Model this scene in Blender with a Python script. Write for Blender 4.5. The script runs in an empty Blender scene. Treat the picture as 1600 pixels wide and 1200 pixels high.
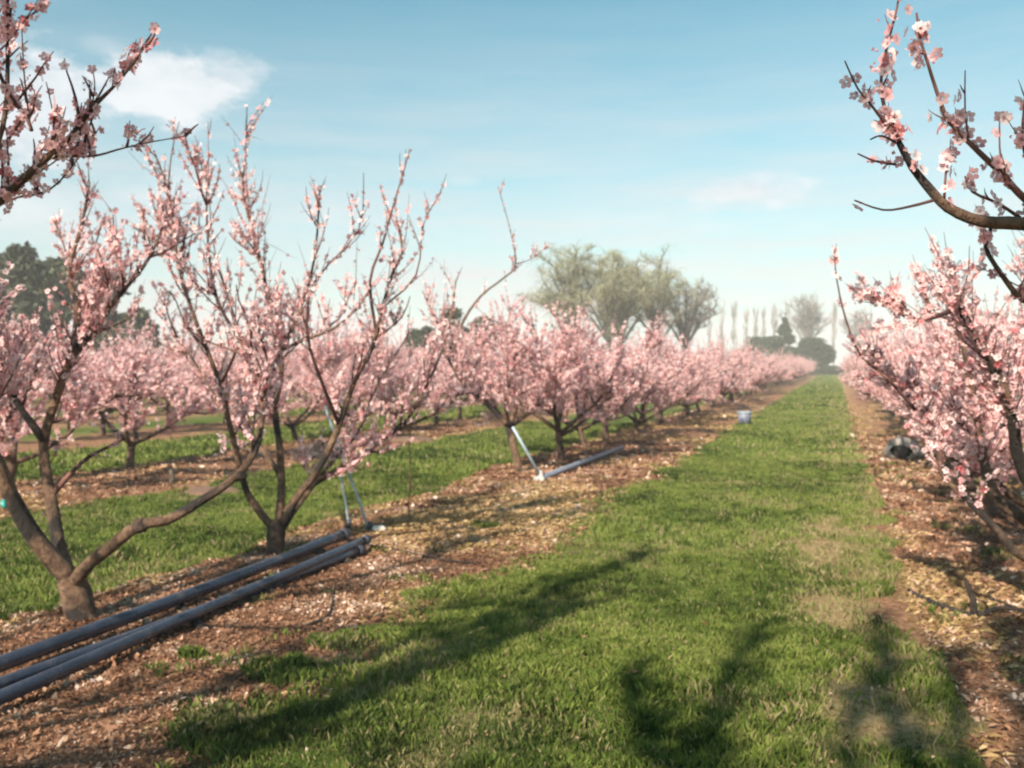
import bpy, math, random
import numpy as np
from mathutils import Vector, Matrix
R = math.radians
RNG = random.Random(7)
NP = np.random.default_rng(11)
scene = bpy.context.scene
COL = scene.collection

# ------------------------------------------------------------------ camera frame (used to measure the place)
F = 1400.0; HV = 572.0; HC = 1.6; HEAD = R(19.8)
CS, SN = math.cos(HEAD), math.sin(HEAD)
def W(u, v, t):                       # measured direction + distance -> point of the place
    a = (u-800)/F; b = (HV-v)/F
    return Vector((t*(a*CS-SN), t*(CS+a*SN), HC+t*b))
def G(u, v, z=0.0):                   # measured direction -> point at height z
    return W(u, v, (HC-z)*F/(v-HV))
def ahead(x, y): return -x*SN + y*CS
def side(x, y): return x*CS + y*SN

# ------------------------------------------------------------------ value noise for numpy
_tab = NP.random((256, 256))
def vnoise(x, y, s=1.0, o=0):
    x = np.asarray(x, float)/s + 37.3 + o*17.1; y = np.asarray(y, float)/s + 91.7 + o*9.3
    xi = np.floor(x).astype(int); yi = np.floor(y).astype(int)
    fx = x-xi; fy = y-yi
    fx = fx*fx*(3-2*fx); fy = fy*fy*(3-2*fy)
    g = lambda i, j: _tab[i % 256, j % 256]
    return (g(xi, yi)*(1-fx)+g(xi+1, yi)*fx)*(1-fy)+(g(xi, yi+1)*(1-fx)+g(xi+1, yi+1)*fx)*fy
PERIOD = 5.65
def strip(x, y):                      # 0 in the grass, 1 in the bare strip of a tree row
    x = np.asarray(x, float); y = np.asarray(y, float)
    e = (vnoise(x, y, .55, 1)-.5)*.42 + (vnoise(x, y, .17, 2)-.5)*.22
    f = ((x+4.95+e+np.clip((x+1)/.8, 0, 1)*.27) % PERIOD)
    return np.clip(np.minimum(f, 2.55-f)/.12+.5, 0, 1)
def H(x, y):
    x = np.asarray(x, float); y = np.asarray(y, float)
    f = ((x+4.95) % PERIOD)
    berm = np.clip(np.sin(np.clip(f/2.6, 0, 1)*math.pi), 0, 1)*.06
    near = np.clip(1-np.hypot(x, y)/90, 0, 1)
    return (berm + (vnoise(x, y, .45, 3)-.5)*.035 + (vnoise(x, y, .16, 4)-.5)*.016 + (vnoise(x, y, 2.5, 5)-.5)*.05)*near
def h(x, y): return float(H(x, y))

# ------------------------------------------------------------------ object helpers
def tag(o, label=None, cat=None, group=None, kind=None):
    if label: o['label'] = label
    if cat: o['category'] = cat
    if group: o['group'] = group
    if kind: o['kind'] = kind
    return o
def empty(name, loc, rz=0):
    o = bpy.data.objects.new(name, None); COL.objects.link(o)
    o.location = loc; o.rotation_euler = (0, 0, rz); o.empty_display_size = .2
    return o
def mesh_np(name, V, faces_flat, nper, smooth=False, attrs=None):
    me = bpy.data.meshes.new(name)
    V = np.asarray(V, np.float32); nf = len(faces_flat)//nper
    me.vertices.add(len(V)); me.vertices.foreach_set('co', V.ravel())
    me.loops.add(nf*nper); me.loops.foreach_set('vertex_index', np.asarray(faces_flat, np.int32))
    me.polygons.add(nf)
    me.polygons.foreach_set('loop_start', np.arange(0, nf*nper, nper, dtype=np.int32))
    me.polygons.foreach_set('loop_total', np.full(nf, nper, np.int32))
    if smooth: me.polygons.foreach_set('use_smooth', np.ones(nf, bool))
    for k, a in (attrs or {}).items():
        at = me.attributes.new(k, 'FLOAT', 'POINT'); at.data.foreach_set('value', np.asarray(a, np.float32))
    me.update(calc_edges=True)
    return me
def link(name, me, mat, parent=None):
    o = bpy.data.objects.new(name, me); COL.objects.link(o)
    if mat and not me.materials: me.materials.append(mat)
    if parent: o.parent = parent
    return o
class MB:                             # tubes, boxes and quads gathered into one mesh
    def __init__(s): s.v = []; s.f = []
    def tube(s, pts, rad, n=6, wob=0, cap=True):
        k0 = len(s.v); m = len(pts)
        d0 = (pts[1]-pts[0]).normalized()
        x = d0.orthogonal().normalized()
        for i, p in enumerate(pts):
            d = (pts[min(i+1, m-1)]-pts[max(i-1, 0)])
            if d.length < 1e-6: d = d0
            d = d.normalized()
            x = (x-d*x.dot(d))
            x = x.normalized() if x.length > 1e-5 else d.orthogonal().normalized()
            y = d.cross(x)
            for j in range(n):
                a = 2*math.pi*j/n
                r = rad[i]*(1+(RNG.uniform(-wob, wob) if wob else 0))
                s.v.append(p+x*(math.cos(a)*r)+y*(math.sin(a)*r))
        for i in range(m-1):
            for j in range(n):
                a = k0+i*n+j; b = k0+i*n+(j+1) % n
                s.f.append((a, b, b+n, a+n))
        if cap:
            s.f.append(tuple(k0+(m-1)*n+j for j in range(n))); s.f.append(tuple(k0+n-1-j for j in range(n)))
    def pipe(s, pts, r, wall=.004, n=16): # hollow open tube
        k = len(s.v); s.tube(pts, [r]*len(pts), n, cap=False)
        k2 = len(s.v); s.tube(pts, [r-wall]*len(pts), n, cap=False)
        s.f = [f if f[0] < k2 else tuple(reversed(f)) for f in s.f]
        m = len(pts)-1
        for j in range(n):
            j2 = (j+1) % n
            s.f.append((k+j2, k+j, k2+j, k2+j2))
            s.f.append((k+m*n+j, k+m*n+j2, k2+m*n+j2, k2+m*n+j))
    def mesh(s, name, smooth=True):
        me = bpy.data.meshes.new(name); me.from_pydata([tuple(v) for v in s.v], [], s.f)
        if smooth: me.polygons.foreach_set('use_smooth', np.ones(len(me.polygons), bool))
        me.update(); return me
    def build(s, name, mat, parent=None, smooth=True):
        return link(name, s.mesh(name, smooth), mat, parent)

# ------------------------------------------------------------------ materials
def nodes(name):
    m = bpy.data.materials.new(name); m.use_nodes = True
    nt = m.node_tree; b = nt.nodes['Principled BSDF']
    return m, nt, b
def N(nt, t, **k):
    n = nt.nodes.new(t)
    for a, b in k.items():
        if a in n.inputs: n.inputs[a].default_value = b
        else: setattr(n, a, b)
    return n
def ramp(nt, fac, stops, interp='LINEAR'):
    r = nt.nodes.new('ShaderNodeValToRGB'); e = r.color_ramp.elements; r.color_ramp.interpolation = interp
    e[0].position, e[0].color = stops[0][0], (*stops[0][1], 1); e[1].position, e[1].color = stops[-1][0], (*stops[-1][1], 1)
    for p, c in stops[1:-1]:
        q = e.new(p); q.color = (*c, 1)
    nt.links.new(fac, r.inputs[0]); return r
def mixc(nt, fac, a, b, mode='MIX'):
    m = nt.nodes.new('ShaderNodeMix'); m.data_type = 'RGBA'; m.blend_type = mode
    for s, v in ((0, fac), (6, a), (7, b)):
        if isinstance(v, (int, float)): m.inputs[s].default_value = v
        elif isinstance(v, tuple): m.inputs[s].default_value = (*v, 1)
        else: nt.links.new(v, m.inputs[s])
    return m.outputs[2]
def math_(nt, op, a, b=None, c=None, clamp=False):
    m = nt.nodes.new('ShaderNodeMath'); m.operation = op; m.use_clamp = clamp
    for i, v in enumerate((a, b, c)):
        if v is None: continue
        if isinstance(v, (int, float)): m.inputs[i].default_value = v
        else: nt.links.new(v, m.inputs[i])
    return m.outputs[0]
def bark(name, stops, dark=(.03, .022, .02), scale=18, bump=1.0):
    m, nt, b = nodes(name)
    tc = N(nt, 'ShaderNodeTexCoord')
    n1 = N(nt, 'ShaderNodeTexNoise', Scale=scale, Detail=6, Roughness=.65); nt.links.new(tc.outputs['Object'], n1.inputs['Vector'])
    n2 = N(nt, 'ShaderNodeTexNoise', Scale=3.2, Detail=3); nt.links.new(tc.outputs['Object'], n2.inputs['Vector'])
    c = ramp(nt, n1.outputs['Fac'], stops)
    d = ramp(nt, n2.outputs['Fac'], [(.47, (0, 0, 0)), (.56, (1, 1, 1))])
    cc = mixc(nt, d.outputs[0], c.outputs[0], dark)
    nt.links.new(cc, b.inputs['Base Color']); b.inputs['Roughness'].default_value = .85
    mp = N(nt, 'ShaderNodeMapping'); mp.inputs['Scale'].default_value = (1, 1, .28); nt.links.new(tc.outputs['Object'], mp.inputs[0])
    n3 = N(nt, 'ShaderNodeTexNoise', Scale=60, Detail=5, Roughness=.7); nt.links.new(mp.outputs[0], n3.inputs['Vector'])
    hs_ = math_(nt, 'ADD', n1.outputs['Fac'], n3.outputs['Fac'])
    bp = N(nt, 'ShaderNodeBump', Strength=bump, Distance=.035); nt.links.new(hs_, bp.inputs['Height'])
    nt.links.new(bp.outputs[0], b.inputs['Normal'])
    return m
M = {}
M['bark'] = bark('peach_bark', [(.28, (.050, .026, .018)), (.48, (.17, .095, .058)), (.70, (.34, .215, .135))])
M['twig'] = bark('twig_bark', [(.3, (.085, .034, .028)), (.7, (.21, .095, .07))], dark=(.05, .022, .022), bump=.1)
M['rowbark'] = bark('row_and_backlit_bark', [(.28, (.045, .024, .017)), (.5, (.13, .075, .048)), (.72, (.24, .15, .10))], bump=.8)
M['darkbark'] = bark('dark_trunk_bark', [(.3, (.028, .018, .014)), (.7, (.12, .07, .05))], dark=(.02, .014, .012), bump=.8)
M['greybark'] = bark('grey_bark', [(.3, (.12, .10, .09)), (.7, (.20, .18, .16))], dark=(.09, .08, .07))
M['deadwood'] = bark('dead_wood', [(.3, (.030, .022, .020)), (.7, (.10, .07, .055))])
M['stake'] = bark('weathered_timber', [(.3, (.20, .15, .11)), (.7, (.36, .29, .22))], dark=(.12, .09, .07))

def blossom_mat():
    m, nt, b = nodes('blossom_petals')
    rad = N(nt, 'ShaderNodeAttribute', attribute_name='rad'); tint = N(nt, 'ShaderNodeAttribute', attribute_name='tint')
    pet = ramp(nt, tint.outputs['Fac'], [(0, (.55, .16, .17)), (.25, (.84, .45, .46)), (.6, (.93, .67, .67)), (1, (.95, .82, .82))])
    col = ramp(nt, rad.outputs['Fac'], [(0, (0, 0, 0)), (.45, (1, 1, 1))])
    c = mixc(nt, col.outputs[0], (.30, .05, .07), pet.outputs[0])
    nt.links.new(c, b.inputs['Base Color']); b.inputs['Roughness'].default_value = .7
    b.inputs['Specular IOR Level'].default_value = .2
    tr = N(nt, 'ShaderNodeBsdfTranslucent'); nt.links.new(c, tr.inputs['Color'])
    mx = N(nt, 'ShaderNodeMixShader'); mx.inputs[0].default_value = .45
    nt.links.new(b.outputs[0], mx.inputs[1]); nt.links.new(tr.outputs[0], mx.inputs[2])
    nt.links.new(mx.outputs[0], nt.nodes['Material Output'].inputs[0])
    return m
M['blossom'] = blossom_mat()
def leafmat(name, stops, tr_amt=.3):
    m, nt, b = nodes(name)
    tint = N(nt, 'ShaderNodeAttribute', attribute_name='tint')
    c = ramp(nt, tint.outputs['Fac'], stops)
    nt.links.new(c.outputs[0], b.inputs['Base Color']); b.inputs['Roughness'].default_value = .65
    b.inputs['Specular IOR Level'].default_value = .25
    if tr_amt:
        tr = N(nt, 'ShaderNodeBsdfTranslucent'); nt.links.new(c.outputs[0], tr.inputs['Color'])
        mx = N(nt, 'ShaderNodeMixShader'); mx.inputs[0].default_value = tr_amt
        nt.links.new(b.outputs[0], mx.inputs[1]); nt.links.new(tr.outputs[0], mx.inputs[2])
        nt.links.new(mx.outputs[0], nt.nodes['Material Output'].inputs[0])
    return m
M['grass'] = leafmat('grass_blades', [(0, (.036, .058, .011)), (.35, (.108, .156, .028)), (.68, (.215, .26, .056)), (.80, (.28, .24, .11)), (1, (.40, .31, .18))], .35)
M['litter'] = leafmat('leaf_litter_colours', [(0, (.05, .022, .014)), (.3, (.21, .095, .052)), (.6, (.38, .205, .125)), (.85, (.54, .37, .27)), (1, (.68, .52, .44))], .1)
M['conifer'] = leafmat('conifer_needles', [(0, (.012, .024, .012)), (.6, (.03, .055, .022)), (1, (.05, .065, .028))], .1)
M['shelter'] = leafmat('shelter_foliage', [(0, (.03, .04, .025)), (.6, (.07, .08, .045)), (1, (.13, .13, .07))], .15)
M['willow'] = leafmat('willow_strands', [(0, (.25, .24, .17)), (.5, (.38, .37, .24)), (1, (.52, .50, .32))], .4)
M['bare'] = leafmat('bare_twigs', [(0, (.22, .19, .18)), (1, (.36, .33, .32))], .2)

def ground_mat():
    m, nt, b = nodes('orchard_ground')
    tc = N(nt, 'ShaderNodeTexCoord'); sp = N(nt, 'ShaderNodeSeparateXYZ'); nt.links.new(tc.outputs['Object'], sp.inputs[0])
    def noise(s, d=5, r=.6):
        n = N(nt, 'ShaderNodeTexNoise', Scale=s, Detail=d, Roughness=r); nt.links.new(tc.outputs['Object'], n.inputs['Vector']); return n.outputs['Fac']
    st = N(nt, 'ShaderNodeAttribute', attribute_name='strip')
    soil = ramp(nt, noise(22, 8, .75), [(.28, (.06, .026, .016)), (.43, (.20, .095, .055)), (.56, (.36, .20, .12)), (.70, (.54, .36, .24))])
    soil2 = ramp(nt, noise(30, 8, .7), [(.3, (.12, .075, .03)), (.5, (.34, .24, .12)), (.7, (.52, .40, .24))])
    straw = N(nt, 'ShaderNodeAttribute', attribute_name='straw')
    soilc = mixc(nt, straw.outputs['Fac'], soil.outputs[0], soil2.outputs[0])
    gr = ramp(nt, noise(34, 8, .75), [(.3, (.028, .05, .010)), (.5, (.075, .12, .022)), (.7, (.14, .19, .045))])
    dry = ramp(nt, noise(.8, 4, .6), [(.50, (0, 0, 0)), (.68, (.75, .75, .75))])
    wn = N(nt, 'ShaderNodeAttribute', attribute_name='worn')
    gr2 = mixc(nt, wn.outputs['Fac'], mixc(nt, dry.outputs[0], gr.outputs[0], (.19, .17, .06)), soil2.outputs[0])
    c = mixc(nt, st.outputs['Fac'], gr2, soilc)
    nt.links.new(c, b.inputs['Base Color']); b.inputs['Roughness'].default_value = .95
    b.inputs['Specular IOR Level'].default_value = .1
    bp = N(nt, 'ShaderNodeBump', Strength=.9, Distance=.04); nt.links.new(noise(26, 8, .75), bp.inputs['Height'])
    nt.links.new(bp.outputs[0], b.inputs['Normal'])
    return m
M['ground'] = ground_mat()
def plain(name, col, rough=.5, metal=0, var=.3, scale=12):
    m, nt, b = nodes(name)
    tc = N(nt, 'ShaderNodeTexCoord'); n = N(nt, 'ShaderNodeTexNoise', Scale=scale, Detail=6, Roughness=.7); nt.links.new(tc.outputs['Object'], n.inputs['Vector'])
    lo = tuple(x*(1-var) for x in col); hi = tuple(min(1, x*(1+var)) for x in col)
    c = ramp(nt, n.outputs['Fac'], [(.3, lo), (.7, hi)])
    nt.links.new(c.outputs[0], b.inputs['Base Color'])
    rr = ramp(nt, n.outputs['Fac'], [(.3, (rough*.8,)*3), (.7, (min(1, rough*1.25),)*3)]); nt.links.new(rr.outputs[0], b.inputs['Roughness'])
    b.inputs['Metallic'].default_value = metal
    return m
M['pipe'] = plain('slate_blue_pipe', (.036, .045, .070), .27, 0, .35, 5)
def dusty(m, col, fac_lo=.52):
    nt = m.node_tree; b = nt.nodes['Principled BSDF']; old = b.inputs['Base Color'].links[0].from_socket
    tc = N(nt, 'ShaderNodeTexCoord'); n = N(nt, 'ShaderNodeTexNoise', Scale=6.0, Detail=8, Roughness=.75); nt.links.new(tc.outputs['Object'], n.inputs['Vector'])
    f = ramp(nt, n.outputs['Fac'], [(fac_lo, (0, 0, 0)), (fac_lo+.12, (.8, .8, .8))])
    nt.links.new(mixc(nt, f.outputs[0], old, col), b.inputs['Base Color']); bp = N(nt, 'ShaderNodeBump', Strength=.4, Distance=.004); nt.links.new(n.outputs['Fac'], bp.inputs['Height']); nt.links.new(bp.outputs[0], b.inputs['Normal'])
dusty(M['pipe'], (.13, .11, .10), .56)
M['pipe_pale'] = plain('pale_blue_pipe', (.17, .19, .24), .4, 0, .25, 9)
M['collar'] = plain('pipe_collar', (.06, .06, .08), .5)
M['riser'] = plain('grey_blue_riser', (.30, .36, .42), .45)
M['white'] = plain('chalky_white', (.42, .40, .38), .6, 0, .15)
M['teal'] = plain('teal_plastic', (.04, .28, .25), .4)
M['sack'] = plain('pale_woven_sack', (.24, .21, .19), .8, 0, .2, 30)
M['bin'] = plain('blue_grey_plastic', (.15, .17, .23), .5)
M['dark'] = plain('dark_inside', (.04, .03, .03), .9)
M['mound'] = plain('brown_earth', (.16, .09, .06), .95, 0, .5, 20)

# ------------------------------------------------------------------ flowers
def flower_mesh(nodes_, size=.036, seed=1, near=False, name='blossom', tint_shift=0.0):
    rg = np.random.default_rng(seed)
    P = np.array([n[0] for n in nodes_], float); D = np.array([n[1] for n in nodes_], float)
    n = len(P)
    # facing: random, leaning away from the twig and up
    A = rg.normal(size=(n, 3)); D /= np.linalg.norm(D, axis=1, keepdims=True)+1e-9
    A -= D*np.sum(A*D, 1, keepdims=True); A /= np.linalg.norm(A, axis=1, keepdims=True)+1e-9
    Nn = A + D*rg.uniform(-.2, .6, (n, 1)) + rg.normal(size=(n, 3))*.3; Nn /= np.linalg.norm(Nn, axis=1, keepdims=True)
    C = P + A*rg.uniform(.006, .018, (n, 1))*(size/.036)
    X = np.cross(Nn, rg.normal(size=(n, 3))); X /= np.linalg.norm(X, axis=1, keepdims=True)+1e-9
    Y = np.cross(Nn, X)
    bud = rg.random(n) < .22
    S = size*.5*rg.uniform(.8, 1.2, n)*np.where(bud, .5, 1)
    cup = np.where(bud, 1.6, rg.uniform(.1, .55 if near else .8, n))
    tint = np.clip(rg.normal(.55, .22, n)+tint_shift, 0, 1); tint = np.where(bud, tint*.35, tint)
    if near: tpl = [(.08, -.0, 0), (.55, -.42, .16), (.95, -.25, .5), (1.02, 0, .52), (.95, .25, .5), (.55, .42, .16)]
    else: tpl = [(.06, 0, 0), (.68, -.42, .25), (1.02, 0, .5), (.68, .42, .25)]
    tpl = np.array(tpl); k = len(tpl)
    V = np.empty((n, 5, k, 3)); RAD = np.empty((n, 5, k)); T = np.empty((n, 5, k))
    for p in range(5):
        a = 2*math.pi*p/5 + rg.uniform(-.12, .12, n)
        ca, sa = np.cos(a)[:, None], np.sin(a)[:, None]
        lx = tpl[:, 0][None]*ca - tpl[:, 1][None]*sa; ly = tpl[:, 0][None]*sa + tpl[:, 1][None]*ca
        lz = tpl[:, 2][None]*cup[:, None]
        sh = np.where(bud, .6, 1)[:, None]
        V[:, p] = C[:, None]+S[:, None, None]*(X[:, None]*(lx*sh)[..., None]+Y[:, None]*(ly*sh)[..., None]+Nn[:, None]*lz[..., None])
        RAD[:, p] = tpl[:, 0][None]; T[:, p] = tint[:, None]
    V = V.reshape(-1, 3); nv = len(V)
    F_ = np.arange(nv, dtype=np.int32)
    return mesh_np(name, V, F_, k, False, {'rad': RAD.ravel(), 'tint': T.ravel()})

# ------------------------------------------------------------------ peach tree growth
def smoothline(pts, sub=3):
    out = []; n = len(pts)
    for i in range(n-1):
        p0 = pts[max(i-1, 0)]; p1 = pts[i]; p2 = pts[i+1]; p3 = pts[min(i+2, n-1)]
        for k in range(sub):
            t = k/sub
            out.append(.5*((2*p1)+(p2-p0)*t+(2*p0-5*p1+4*p2-p3)*t*t+(3*p1-p0-3*p2+p3)*t**3))
    out.append(pts[-1]); return out
class Tree:
    def __init__(s, seed): s.r = random.Random(seed); s.wood = MB(); s.twig = MB(); s.fl = []
    def rv(s): return Vector((s.r.gauss(0, 1), s.r.gauss(0, 1), s.r.gauss(0, 1)))
    def nodes_along(s, pts, a, b, step, multi, spread=.0):
        L = [0]
        for i in range(1, len(pts)): L.append(L[-1]+(pts[i]-pts[i-1]).length)
        tot = L[-1]; x = a*tot; clump = 1
        while x < b*tot:
            i = 1
            while i < len(L)-1 and L[i] < x: i += 1
            f = (x-L[i-1])/max(1e-6, L[i]-L[i-1]); p = pts[i-1].lerp(pts[i], f); d = pts[i]-pts[i-1]
            for _ in range(s.r.choice(multi)):
                s.fl.append((tuple(p+s.rv()*spread), tuple(d)))
            x += step*s.r.uniform(.5, 1.6)
            if s.r.random() < .08: x += step*s.r.uniform(1, 4)
    def curve(s, p, d, L, n, wander, up):
        pts = [p.copy()]; d = d.normalized()
        for i in range(n):
            d = (d+s.rv()*wander+Vector((0, 0, up))).normalized()
            p = p+d*(L/n); pts.append(p.copy())
        return pts
    def shoot(s, p, d, L, r, fd, multi=(1, 1, 2, 2), sub=.0):
        pts = s.curve(p, d, L, 5, .09, .06)
        s.twig.tube(pts, [r*(1-.75*i/5) for i in range(6)], 4, cap=False)
        s.nodes_along(pts, .04, s.r.uniform(.82, .98), fd, multi)
        if sub and s.r.random() < sub:
            q = pts[s.r.choice((1, 2, 3))]
            dd = (pts[-1]-pts[0]).normalized()+s.rv()*.5
            s.shoot(q, dd, L*.5, r*.6, fd, multi)
    def side_shoots(s, pts, a, b, n, Lr, fd, up=.7, out=.7, r=.006, multi=(1, 1, 2, 2), sub=.3):
        m = len(pts)-1
        for _ in range(n):
            f = (a+(b-a)*s.r.random()**1.35)*m; i = min(m-1, int(f)); p = pts[i].lerp(pts[i+1], f-i)
            ax = (pts[i+1]-pts[i]).normalized(); rnd = s.rv(); rnd -= ax*rnd.dot(ax); rnd.normalize()
            d = ax*.45+rnd*out+Vector((0, 0, up))
            s.shoot(p, d, s.r.uniform(*Lr)*(1.15-.55*f/m), r*s.r.uniform(.7, 1.1), fd, multi, sub)
    def limb(s, pts, r0, r1, n=8, wob=.07, tomesh=None):
        m = len(pts); (tomesh or s.wood).tube(pts, [r0+(r1-r0)*(i/(m-1))**.8 for i in range(m)], n, wob)
    def objects(s, root, size=.036, near=False, seed=1, shift=0.0, wood='bark'):
        s.wood.build('trunk', M[wood], root)
        c = s.twig.build('crown', M['twig'], root)
        fm = flower_mesh(s.fl, size, seed, near, tint_shift=shift)
        link('blossom', fm, M['blossom'], c)
        return root

def generic_tree(seed, trunk_h=.62, n_sc=5, dens=1.0, top=1.0, lean=.06):
    t = Tree(seed); r = t.r
    tr = t.curve(Vector((0, 0, -.06)), Vector((r.uniform(-lean, lean)*2, r.uniform(-lean, lean)*2, 1)), trunk_h+.06, 5, .05, .1)
    t.wood.tube(tr, [.070, .058, .05, .047, .05, .052], 9, .1)
    a0 = r.uniform(0, 6.28)
    for k in range(n_sc):
        a = a0+k*2*math.pi/n_sc+r.uniform(-.35, .35)
        inc = r.uniform(.8, 1.5)
        d = Vector((math.cos(a)*inc, math.sin(a)*inc, .75))
        st = tr[-1]-Vector((0, 0, r.uniform(.0, .10)))
        sc = t.curve(st, d, r.uniform(1.3, 1.9), 7, .15, .13)
        t.limb(sc, .036, .012, 7)
        for j in range(6):
            i = r.choice((2, 3, 4, 5, 6)); q = sc[i]
            ax = (sc[i]-sc[i-1]).normalized(); rnd = t.rv(); rnd.z *= .4; rnd -= ax*rnd.dot(ax); rnd.normalize()
            se = t.curve(q, ax*.6+rnd*.9+Vector((0, 0, .25)), r.uniform(.4, .8), 5, .13, .12)
            t.limb(se, .016, .006, 5, 0, t.twig)
            t.side_shoots(se, .15, 1, int(11*dens), (.15, .48*top+.05), .019, r=.0048)
        t.side_shoots(sc, .45, 1, int(18*dens), (.3, .8*top), .018, r=.0055)
        t.side_shoots(sc, .22, .6, int(11*dens), (.15, .45), .022, up=.1, r=.004)
        t.shoot(sc[-1], sc[-1]-sc[-2]+Vector((0, 0, .3)), r.uniform(.5, .9)*top, .008, .024)
        for _ in range(3):
            q = sc[r.choice((4, 5, 6, 7))]; t.shoot(q, Vector((r.gauss(0, .25), r.gauss(0, .25), 1)), r.uniform(.6, 1.05)*top, .0055, .034, (1, 2, 2))
    return t
GEN = []
def copy_tree(o, parent=None):
    c = o.copy(); COL.objects.link(c)
    if parent: c.parent = parent
    for ch in [x for x in bpy.data.objects if x.parent == o]: copy_tree(ch, c)
    return c
specs = [(21, .50, 5, 1.0, 1.0), (22, .42, 4, 1.25, 1.15), (23, .60, 5, 1.0, .9), (24, .45, 6, .85, 1.25), (25, .38, 4, 1.2, 1.05), (26, .55, 6, .85, .8), (27, .34, 5, 1.0, 1.1), (28, .52, 4, .95, 1.35), (29, .46, 5, 1.15, .95)]
for sp in specs:
    g = generic_tree(*sp); GEN.append((g, sp[0]))
gen_meshes = []
for g, sd in GEN:
    gen_meshes.append((g.wood.mesh('trunk'), g.twig.mesh('crown'), flower_mesh(g.fl, .043, sd, False)))
for a, b, c in gen_meshes:
    a.materials.append(M['rowbark']); b.materials.append(M['twig']); c.materials.append(M['blossom'])
protos = {}
def peach(x, y, k, label, group, scale=1.0, rz=None, wide=1.2):
    RNG = random.Random(int(x*7)*131+int(y*3)+17); k = RNG.randrange(len(gen_meshes))
    if k not in protos:
        o = empty('peach_tree', (0, 0, 0))
        a = link('trunk', gen_meshes[k][0], None, o); b = link('crown', gen_meshes[k][1], None, o); c = link('blossom', gen_meshes[k][2], None, b)
        protos[k] = (o, a, b, c)
    else:
        po, pa, pb, pc = protos[k]
        o = po.copy(); COL.objects.link(o)
        a = pa.copy(); COL.objects.link(a); a.parent = o
        b = pb.copy(); COL.objects.link(b); b.parent = o
        c = pc.copy(); COL.objects.link(c); c.parent = b
    o.location = (x, y, h(x, y)); o.rotation_euler = (RNG.uniform(-.03, .03), RNG.uniform(-.03, .03), RNG.uniform(0, 6.28) if rz is None else rz)
    s = scale*RNG.uniform(.90, 1.12); o.scale = (s*wide, s*wide, s*RNG.uniform(.92, 1.08))
    tag(o, label, 'peach tree', group)
    return o

# ------------------------------------------------------------------ hero trees, measured limb by limb
def hero(name_loc, seed):
    o = empty('peach_tree', name_loc); t = Tree(seed); t.org = Vector(name_loc); return o, t
def path(t, pts, sub=3): return smoothline([W(*p)-t.org for p in pts], sub)

# nearest tree of the left row inside the frame
LEFTROW = 'peach trees of the row left of the grass track'
b = G(132, 972); b.z = h(b.x, b.y)
o1, t1 = hero(b, 31); t0 = ahead(b.x, b.y)
trunk = path(t1, [(136, 1000, t0), (128, 960, t0), (118, 925, t0), (108, 898, t0)])
t1.wood.tube(trunk, [.16, .118, .09, .088, .088, .09, .09, .088, .08, .07][:len(trunk)], 12, .06)
L1 = path(t1, [(112, 905, t0), (62, 850, t0-.1), (22, 785, t0-.2), (-2, 725, t0-.3), (-45, 640, t0-.45), (-70, 520, t0-.55), (-60, 400, t0-.6)])
t1.limb(L1, .066, .018, 10)
L2 = path(t1, [(108, 905, t0), (92, 850, t0+.12), (78, 770, t0+.2), (68, 695, t0+.3), (92, 610, t0+.35), (114, 545, t0+.4), (120, 480, t0+.45), (108, 425, t0+.5), (128, 350, t0+.5), (140, 285, t0+.55)])
t1.limb(L2, .050, .007, 9)
L2b = path(t1, [(110, 560, t0+.4), (150, 508, t0+.5), (192, 455, t0+.6), (235, 400, t0+.6), (262, 330, t0+.65)]); t1.limb(L2b, .026, .007, 7)
L2c = path(t1, [(84, 770, t0+.2), (128, 722, t0+.3), (165, 700, t0+.35), (195, 686, t0+.4)]); t1.limb(L2c, .020, .005, 6, .05, t1.twig)
L2d = path(t1, [(70, 690, t0+.3), (20, 620, t0+.2), (-20, 540, t0+.1), (-40, 440, t0)]); t1.limb(L2d, .03, .01, 7)
L3 = path(t1, [(112, 915, t0), (140, 880, t0-.15), (178, 850, t0-.2), (215, 822, t0-.2), (262, 812, t0-.15), (310, 785, t0-.1), (365, 748, t0), (398, 705, t0+.1), (410, 650, t0+.2), (416, 592, t0+.3), (442, 545, t0+.4), (470, 480, t0+.5), (492, 400, t0+.55), (500, 290, t0+.6)])
t1.limb(L3, .046, .006, 9, .1)
for (ku, kv, kd, kr) in ((219, 819, -.2, .044), (372, 745, .02, .033)):
    c_ = W(ku, kv, t0+kd)-t1.org; kn = MB(); r2 = random.Random(ku)
    q_ = [c_+Vector((r2.uniform(-.02, .02), r2.uniform(-.02, .02), r2.uniform(-.012, .012)))+Vector((.035*(j-1.5), 0, .008*(j-1.5))) for j in range(4)]
    kn.tube(q_, [kr*.75, kr*1.05, kr*1.0, kr*.7], 9, .14); kn.build('knot', M['darkbark'], o1)
L3c = path(t1, [(413, 610, t0+.25), (380, 540, t0+.3), (340, 470, t0+.3), (325, 380, t0+.35), (322, 260, t0+.4)]); t1.limb(L3c, .018, .005, 6, 0, t1.twig)
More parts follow.
